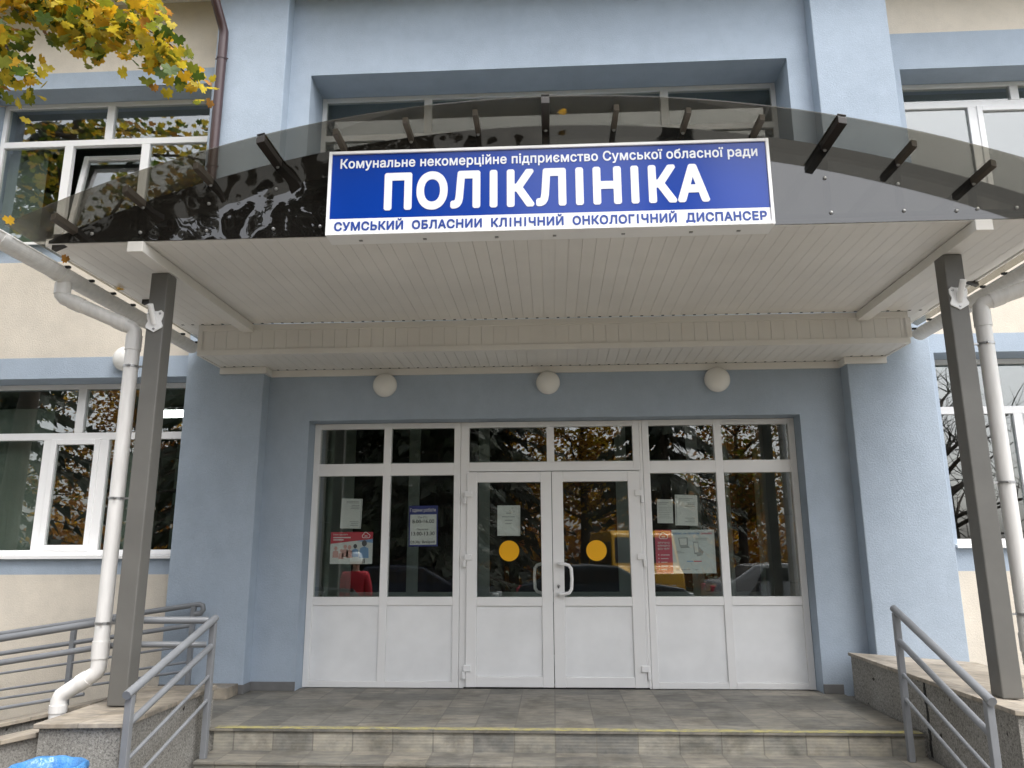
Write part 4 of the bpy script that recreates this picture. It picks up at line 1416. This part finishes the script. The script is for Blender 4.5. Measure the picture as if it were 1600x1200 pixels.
for br in up + branches[:1]:
    for _ in range(150):
        s = rnd.random() ** .6
        i = min(int(s * (len(br) - 1)), len(br) - 2)
        p = br[i].lerp(br[i + 1], s * (len(br) - 1) - i) + Vector((rnd.gauss(0, .38), rnd.gauss(0, .38), rnd.gauss(0, .38)))
        if p.x > -6.7 and p.z < 7.0 and br is not branches[0]: continue
        leaf(lv, p, rnd.uniform(.13, .22), rnd.choices(range(5), (22, 28, 24, 22, 4))[0], True, rnd)
lv.build('crown', names, mp, fix=False)

def conifer(loc, h, r, label, seed):
    rd = random.Random(seed)
    t = thing('conifer_tree', label, 'tree', loc, 'trees across the road mirrored in the glass')
    m = MB()
    m.tube([(loc[0], loc[1], loc[2]), (loc[0], loc[1], loc[2] + h * .5), (loc[0], loc[1], loc[2] + h * .97)], .2, 8, rs=[.26, .16, .03])
    f = MB()
    z = h * .12
    while z < h * .98:
        rr = r * (1 - z / h) ** .75 * rd.uniform(.8, 1.15) + .15
        for k in range(10):
            a = rd.uniform(0, 2 * PI)
            tip = Vector((loc[0] + rr * math.cos(a), loc[1] + rr * math.sin(a), loc[2] + z - rr * .32))
            base = Vector((loc[0], loc[1], loc[2] + z))
            m.tube([base, base.lerp(tip, .5) + Vector((0, 0, .08)), tip], .02, 4, cap=False)
            side = Vector((-math.sin(a), math.cos(a), 0))
            for q in range(14):
                s = (q + rd.random()) / 14
                p = base.lerp(tip, s) + Vector((0, 0, .05))
                L = rd.uniform(.35, .75) * (1.1 - s * .5)
                d = (side * rd.uniform(-1, 1) + Vector((math.cos(a), math.sin(a), 0)) * .5 + Vector((0, 0, -rd.uniform(.3, 1.1)))).normalized()
                wv = d.cross(Vector((rd.random(), rd.random(), rd.random()))).normalized() * rd.uniform(.09, .22)
                f.add([p - wv, p + wv, p + d * L], [(0, 1, 2)], rd.randint(0, 1))
        z += h * .032
    m.build('trunk', 'bark', t, fix=False)
    f.build('crown', ['needle', 'needle_b'], t, fix=False)
    return t

def broadleaf(loc, h, r, cols, nleaf, label, seed, name='autumn_tree', lsize=(.16, .3)):
    rd = random.Random(seed)
    t = thing(name, label, 'tree', loc, 'trees across the road mirrored in the glass')
    m = MB()
    L0 = Vector(loc)
    m.tube([L0, L0 + Vector((.1, 0, h * .3)), L0 + Vector((0, .1, h * .6)), L0 + Vector((.1, 0, h * .95))], .2, 9, rs=[.24, .18, .11, .02])
    tips = []
    for k in range(26):
        z = h * rd.uniform(.25, .85)
        a = rd.uniform(0, 2 * PI)
        R_ = r * rd.uniform(.55, 1.0) * (1 - .5 * (z / h - .25))
        b = L0 + Vector((R_ * math.cos(a), R_ * math.sin(a), z + rd.uniform(.3, 1.8)))
        br = limb(m, L0 + Vector((.05, .05, z)), b, .07, .012, .1, 4, rd)
        tips.append(br)
        for q in range(6):
            i = rd.randint(1, len(br) - 1)
            e_ = br[i] + Vector((rd.gauss(0, .7), rd.gauss(0, .7), rd.uniform(.0, 1.3)))
            tips.append(limb(m, br[i], e_, .02, .004, .05, 3, rd))
            if not nleaf:
                for _ in range(3):
                    limb(m, e_, e_ + Vector((rd.gauss(0, .4), rd.gauss(0, .4), rd.uniform(.1, .7))), .009, .003, 0, 2, rd)
    m.build('trunk', 'bark', t, fix=False)
    if nleaf:
        f = MB()
        for _ in range(nleaf):
            br = rd.choice(tips)
            p = br[rd.randint(1, len(br) - 1)] + Vector((rd.gauss(0, .3), rd.gauss(0, .3), rd.gauss(0, .3)))
            u = Vector((rd.uniform(-1, 1), rd.uniform(-1, 1), rd.uniform(-.6, .6))).normalized() * rd.uniform(*lsize)
            v = u.cross(Vector((rd.uniform(-1, 1), rd.uniform(-1, 1), 1))).normalized() * u.length * .6
            f.add([p - u * .5, p + v * .5, p + u * .5, p - v * .5], [(0, 1, 2, 3)], rd.randint(0, len(cols) - 1))
        f.build('crown', cols, t, fix=False)
    return t

conifer((-12.5, -19, GROUND), 19, 4.0, 'tall dark spruce across the road, tallest at the far left', 1)
conifer((-7.0, -21, GROUND), 16.5, 3.6, 'dark spruce across the road behind the person in red', 2)
conifer((-2.0, -20, GROUND), 15.0, 3.2, 'dark spruce across the road opposite the left entrance door', 3)
conifer((4.2, -20.5, GROUND), 16.0, 3.2, 'dark spruce across the road behind the yellow minibus', 4)
conifer((-10.2, -14.6, GROUND), 18.5, 3.8, 'thick dark spruce nearest the road, between the black saloon and the maple', 7)
conifer((-5.0, -15.5, GROUND), 14.5, 3.3, 'thick dark spruce close behind the dark blue saloon', 8)
conifer((-3.2, -13.9, GROUND), 12.5, 2.6, 'slim dark spruce close beside the dark blue saloon', 9)
conifer((-7.6, -17.0, GROUND), 12.6, 2.6, 'dark pointed spruce between the black saloon and the dark blue one', 10)
conifer((-17.5, -15, GROUND), 17.5, 4.0, 'broad dark spruce across the road near the maple', 5)
au = []
au.append(broadleaf((-4.6, -24, GROUND), 11, 3.8, ['leaf_rust', 'leaf_gold', 'leaf_rust'], 9000, 'rusty gold birch between the dark spruces across the road', 21))
au.append(broadleaf((1.3, -24.5, GROUND), 10.5, 3.6, ['leaf_rust', 'leaf_gold', 'leaf_yellow'], 9000, 'golden lime tree across the road opposite the doors', 22))
au.append(broadleaf((8.2, -26, GROUND), 9.0, 3.4, ['leaf_rust', 'leaf_rust', 'leaf_lime'], 6000, 'low rust coloured tree across the road right of the minibus', 23))
au.append(broadleaf((-10.5, -26, GROUND), 12, 4.2, ['leaf_gold', 'leaf_lime', 'leaf_rust'], 9000, 'olive and gold tree across the road at the left end', 24))
broadleaf((12.5, -16.5, GROUND), 7.5, 3.2, [], 0, 'bare leafless tree across the road at the right end', 25, 'bare_tree')
for src, loc, lab in ((au[0], (-17.5, -23.5, GROUND), 'rusty birch across the road left of the tallest spruce'),
                      (au[3], (-22.0, -20.5, GROUND), 'olive and gold tree across the road beyond the maple, farthest left'),
                      (au[2], (-14.5, -26.5, GROUND), 'rust coloured tree across the road close behind the tallest spruce'),
                      (au[1], (-1.8, -27.5, GROUND), 'golden lime tree farther back, between two dark spruces')):
    c = copy_tree(src)
    c.location = loc
    c.rotation_euler = (0, 0, 1.9)
    c['label'] = lab
hedge = MB()
rd = random.Random(5)
for _ in range(16000):
    p = Vector((rd.uniform(-26, 13), -29.5 + rd.gauss(0, 1.2), GROUND + abs(rd.gauss(0, 1)) * 2.6))
    u = Vector((rd.uniform(-1, 1), rd.uniform(-1, 1), rd.uniform(-1, 1))).normalized() * rd.uniform(.25, .55)
    v = u.cross(Vector((rd.uniform(-1, 1), rd.uniform(-1, 1), 1))).normalized() * u.length * .6
    hedge.add([p - u * .5, p + v * .5, p + u * .5, p - v * .5], [(0, 1, 2, 3)], rd.randint(0, 2))
tag(hedge.build('undergrowth', ['leaf_rust', 'leaf_rust', 'leaf_gold'], None, fix=False), kind='stuff')

# fallen maple leaves lying on the canopy and gutters
rnd = random.Random(3)
spots = [((.13, -3.1, APEX + .012), 'single yellow maple leaf lying on top of the smoked canopy sheet'),
         ((-3.66, -3.45, 3.535), 'orange fallen leaf caught on the near end of the left gutter'),
         ((-3.63, -3.36, 3.535), 'yellow fallen leaf behind the orange one on the left gutter end'),
         ((-3.625, -2.75, 3.50), 'orange brown leaf stuck between gutter and soffit edge above the pipe outlet'),
         ((-3.62, -2.05, 3.50), 'yellow leaf stuck between gutter and soffit edge farther along')]
for p, lab in spots:
    m = MB()
    leaf(m, p, .10, 0, False, rnd)
    mi = 'leaf_gold' if 'yellow' in lab else 'leaf_rust'
    tag(m.build('fallen_leaf', mi, None, p, fix=False), lab, 'leaf', 'fallen maple leaves')

# ------------------------------------------------------------------ cars and minibus across the pavement
def car(label, x, y, col, seed, h=1.46, L=4.4, name='parked_car', group='cars parked along the road', van=False, paint=None):
    t = thing(name, label, 'minibus' if van else 'car', (x, y, GROUND), group)
    pm = paint or mk(name + "_paint", col, 0.18, 0.02, 2, spec=.7)
    if van:
        prof = [(-2.5, .35), (-2.5, 1.1), (-2.42, 2.2), (-2.2, 2.36), (1.5, 2.36), (1.75, 2.25), (2.15, 1.35), (2.55, 1.15), (2.62, .75), (2.6, .35)]
        wins = [(-2.2, 1.25, -1.2, 2.05), (-1.1, 1.25, -.1, 2.05), (0, 1.25, 1.0, 2.05)]
        front = [(1.1, 1.3), (1.95, 1.3), (1.65, 2.05), (1.1, 2.05)]
    else:
        k = L / 4.4
        prof = [(-2.2 * k, .3), (-2.22 * k, .75), (-2.1 * k, 1.0), (-1.75 * k, 1.03), (-1.15 * k, h - .04), (-.4 * k, h), (.3 * k, h - .05), (1.0 * k, 1.0), (1.9 * k, .86), (2.18 * k, .66), (2.2 * k, .3)]
        wins = [(-1.15 * k, 1.03, -.38 * k, h - .12), (-.3 * k, 1.03, .32 * k, h - .13)]
        front = [(.4 * k, 1.02), (.86 * k, 1.01), (.4 * k, h - .2)]
    wd = .9 if not van else 1.0
    m = MB()
    n = len(prof)
    def half(z):
        return wd * (1 - .16 * max(0, (z - .95) / 1.0)) if not van else wd * (1 - .06 * max(0, (z - 1.1)))
    vs = [(x + a, y - half(b), GROUND + b) for a, b in prof] + [(x + a, y + half(b), GROUND + b) for a, b in prof]
    fs = [tuple(range(n)), tuple(reversed(range(n, 2 * n)))] + [(i, i + n, (i + 1) % n + n, (i + 1) % n) for i in range(n)]
    m.add(vs, fs)
    body = m.build('body', pm, t, bevel=0.05)
    for i0, i1 in (((5, 6), (2, 1)) if van else ((6, 7), (4, 3))):
        (ua, va), (ub, vb) = prof[i0], prof[i1]
        if van and i0 == 2: va, vb = 2.1, 1.25
        t0, t1 = .1, .88
        dirn = 1 if ua > 0 or i0 > 5 else -1
        e_ = [(ua + (ub - ua) * k + dirn * .008, va + (vb - va) * k) for k in (t0, t1)]
        g = MB()
        ha, hb = half(e_[0][1]) - .1, half(e_[1][1]) - .08
        vs = [(x + e_[0][0], y - ha, GROUND + e_[0][1]), (x + e_[1][0], y - hb, GROUND + e_[1][1]), (x + e_[1][0], y + hb, GROUND + e_[1][1]), (x + e_[0][0], y + ha, GROUND + e_[0][1])]
        g.add(vs + [(p[0] - dirn * .02, p[1], p[2] - .01) for p in vs], [(0, 1, 2, 3), (7, 6, 5, 4), (0, 4, 5, 1), (1, 5, 6, 2), (2, 6, 7, 3), (3, 7, 4, 0)])
        g.build('windscreen', 'inner_glass', t)
    for s in (-1, 1):
        for (a, b, c, d) in wins:
            g = MB()
            q = [(a, b), (c, b), (c, d), (a + (.18 if not van and a < -1 else 0), d)]
            g.add([(x + u, y + s * (half(v) + .004), GROUND + v) for u, v in q] + [(x + u, y + s * (half(v) - .02), GROUND + v) for u, v in q],
                  [(0, 1, 2, 3), (7, 6, 5, 4), (0, 4, 5, 1), (1, 5, 6, 2), (2, 6, 7, 3), (3, 7, 4, 0)])
            g.build('window', 'inner_glass', t)
        g = MB()
        nn = len(front)
        g.add([(x + u, y + s * (half(v) + .004), GROUND + v) for u, v in front] + [(x + u, y + s * (half(v) - .02), GROUND + v) for u, v in front],
              [tuple(range(nn)), tuple(reversed(range(nn, 2 * nn)))] + [(i, i + nn, (i + 1) % nn + nn, (i + 1) % nn) for i in range(nn)])
        g.build('window', 'inner_glass', t)
        for wx in (-1.35, 1.35):
            yy = y + s * (wd - .09)
            tyre = MB().lathe([(.19, -.1), (.30, -.1), (.325, -.06), (.325, .06), (.30, .1), (.19, .1), (.19, -.1)], (x + wx, yy, GROUND + .325), 24, 'y').build('wheel', 'dark_gap', t, smooth=True)
            MB().lathe([(0, s * .085), (.06, s * .10), (.19, s * .095), (.19, s * .05), (0, s * .05)], (x + wx, yy, GROUND + .325), 20, 'y').build('rim', 'clamp', tyre)
        hx = prof[-2][0]
        MB().box(x + hx - .12, x + hx + .012, y + s * .55 - .16, y + s * .55 + .16, GROUND + prof[-2][1] - .06, GROUND + prof[-2][1] + .08).build('headlight', 'upvc', t, bevel=0.02)
        MB().box(x + prof[1][0] - .012, x + prof[1][0] + .1, y + s * .6 - .13, y + s * .6 + .13, GROUND + .72, GROUND + .9).build('tail_light', 'red', t, bevel=0.02)
    return t
car('black saloon parked across the pavement at the left end of the row', -8.4, -12.3, (.012, .012, .014), 1)
car('dark blue saloon parked behind the black one, opposite the left panes', -3.6, -12.4, (.012, .018, .035), 2)
car('slate grey saloon parked opposite the entrance doors', 1.3, -12.3, (.03, .04, .05), 3)
car('silver saloon parked opposite the right panes', 6.2, -12.5, (.35, .36, .37), 4)
mb_ = car('yellow minibus facing the clinic behind the slate grey saloon', 2.45, -16.6, (.80, .42, .01), 5, name='minibus', group=None, van=True)
mb_.rotation_euler = (0, 0, math.radians(84))

# ------------------------------------------------------------------ person in red, mirrored in the far left pane
def skin(name, joints, edges, mat, parent, org, lv_=2):
    me = bpy.data.meshes.new(name)
    me.from_pydata([Vector(j[0]) for j in joints], edges, [])
    me.materials.append(mat if not isinstance(mat, str) else MAT[mat])
    o = bpy.data.objects.new(name, me)
    C.objects.link(o)
    o.parent = parent
    sk = o.modifiers.new("skin", 'SKIN')
    for i, j in enumerate(joints):
        r = j[1]
        me.skin_vertices[0].data[i].radius = (r, r) if isinstance(r, (int, float)) else r
    me.skin_vertices[0].data[0].use_root = True
    sk.use_smooth_shade = True
    s = o.modifiers.new("subd", 'SUBSURF')
    s.levels = lv_
    s.render_levels = lv_
    ORG[o.name] = org
    return o
MAT['skin'] = mk("skin", (0.55, 0.34, 0.25), 0.5, 0.05)
MAT['jacket'] = mk("red_jacket", (0.70, 0.035, 0.06), 0.7, 0.12, 6)
MAT['trousers'] = mk("dark_trousers", (0.03, 0.03, 0.04), 0.8, 0.1)
MAT['hat'] = mk("white_knit_hat", (0.70, 0.69, 0.66), 0.9, 0.06, 30)
MAT['boot'] = mk("black_boot", (0.015, 0.015, 0.015), 0.4)
pp = thing('person', 'person in a red jacket and pale knitted hat, seen from behind in the glass', 'person', (-3.40, -5.25, GROUND))
pp.rotation_euler = (0, 0, math.radians(-8))
org = ORG[pp.name]
J = [((0, 0, .92), (.15, .11)), ((0, 0, 1.15), (.14, .10)), ((0, .0, 1.36), (.16, .10)), ((0, 0, 1.46), (.06, .06)), ((0, -.01, 1.53), (.058, .062)), ((0, -.02, 1.62), (.075, .092)), ((0, -.01, 1.70), (.055, .07))]
E_ = [(0, 1), (1, 2), (2, 3), (3, 4), (4, 5), (5, 6)]
def addj(j, p):
    J.append(j); E_.append((p, len(J) - 1)); return len(J) - 1
for s in (-1, 1):
    a = addj(((s * .17, 0, 1.40), .062), 2)
    b_ = addj(((s * .23, .01, 1.14), .048), a)
    c_ = addj(((s * .235, -.07, .90), .036), b_)
    h = addj(((s * .23, -.10, .83), (.022, .036)), c_)
    for k in range(4):
        fx = (-.027 + .018 * k)
        f1 = addj(((s * .23 + .004, -.10 + fx - .02, .785), .0095), h)
        f2 = addj(((s * .225, -.11 + fx - .02, .745 + .004 * abs(k - 1.5)), .0085), f1)
    t1 = addj(((s * .205, -.13, .82), .011), h)
    addj(((s * .20, -.15, .79), .009), t1)
    l0 = addj(((s * .095, 0, .84), .085), 0)
    l1 = addj(((s * .10, -.01, .48), .060), l0)
    l2 = addj(((s * .10, .02, .10), .042), l1)
    addj(((s * .11, -.13, .04), (.045, .03)), l2)
body = skin('body', J, E_, 'skin', pp, org)
JK = [((0, 0, .90), (.185, .145)), ((0, 0, 1.15), (.175, .135)), ((0, 0, 1.36), (.19, .13)), ((0, 0, 1.47), (.09, .085))]
EK = [(0, 1), (1, 2), (2, 3)]
for s in (-1, 1):
    JK += [((s * .18, 0, 1.40), .085), ((s * .235, .01, 1.14), .07), ((s * .238, -.07, .92), .055)]
    n0 = len(JK)
    EK += [(2, n0 - 3), (n0 - 3, n0 - 2), (n0 - 2, n0 - 1)]
skin('jacket', JK, EK, 'jacket', pp, org)
JT = [((0, 0, .93), (.165, .125))]
ET = []
for s in (-1, 1):
    JT += [((s * .10, 0, .82), .105), ((s * .10, -.01, .48), .078), ((s * .10, .02, .12), .066)]
    n0 = len(JT)
    ET += [(0, n0 - 3), (n0 - 3, n0 - 2), (n0 - 2, n0 - 1)]
skin('trousers', JT, ET, 'trousers', pp, org)
for s in (-1, 1):
    skin('boot', [((s * .10, .04, .09), .055), ((s * .105, -.02, .05), (.055, .045)), ((s * .11, -.14, .04), (.052, .038))], [(0, 1), (1, 2)], 'boot', pp, org)
def at_p(o):
    o.location = (0, 0, 0)
hm = MB()
hm.lathe([(.098, 1.635), (.104, 1.64), (.106, 1.69), (.095, 1.745), (.06, 1.785), (0, 1.797)], (0, -.008, 0), 24)
hm.lathe([(.102, 1.63), (.110, 1.635), (.110, 1.675), (.104, 1.68)], (0, -.008, 0), 24)
hm.build('hat', 'hat', pp, (0, 0, 0), smooth=True, angle=80)
fa = MB()
fa.add([(-.014, -.108, 1.575), (.014, -.108, 1.575), (0, -.135, 1.585), (0, -.105, 1.625)], [(0, 1, 2), (0, 2, 3), (1, 3, 2)])
fa.build('nose', 'skin', pp, (0, 0, 0))
for s in (-1, 1):
    MB().lathe([(0, -.006), (.008, -.004), (.011, 0)], (s * .03, -.106, 1.625), 10, 'y').build('eye', 'ink', pp, (0, 0, 0))
    MB().lathe([(0, -.012), (.02, -.008), (.026, .006), (.015, .012)], (s * .084, -.01, 1.61), 12, 'y').build('ear', 'skin', pp, (0, 0, 0))
MB().tube([(-.022, -.105, 1.553), (0, -.111, 1.551), (.022, -.105, 1.553)], .005, 6).build('mouth', 'red', pp, (0, 0, 0))
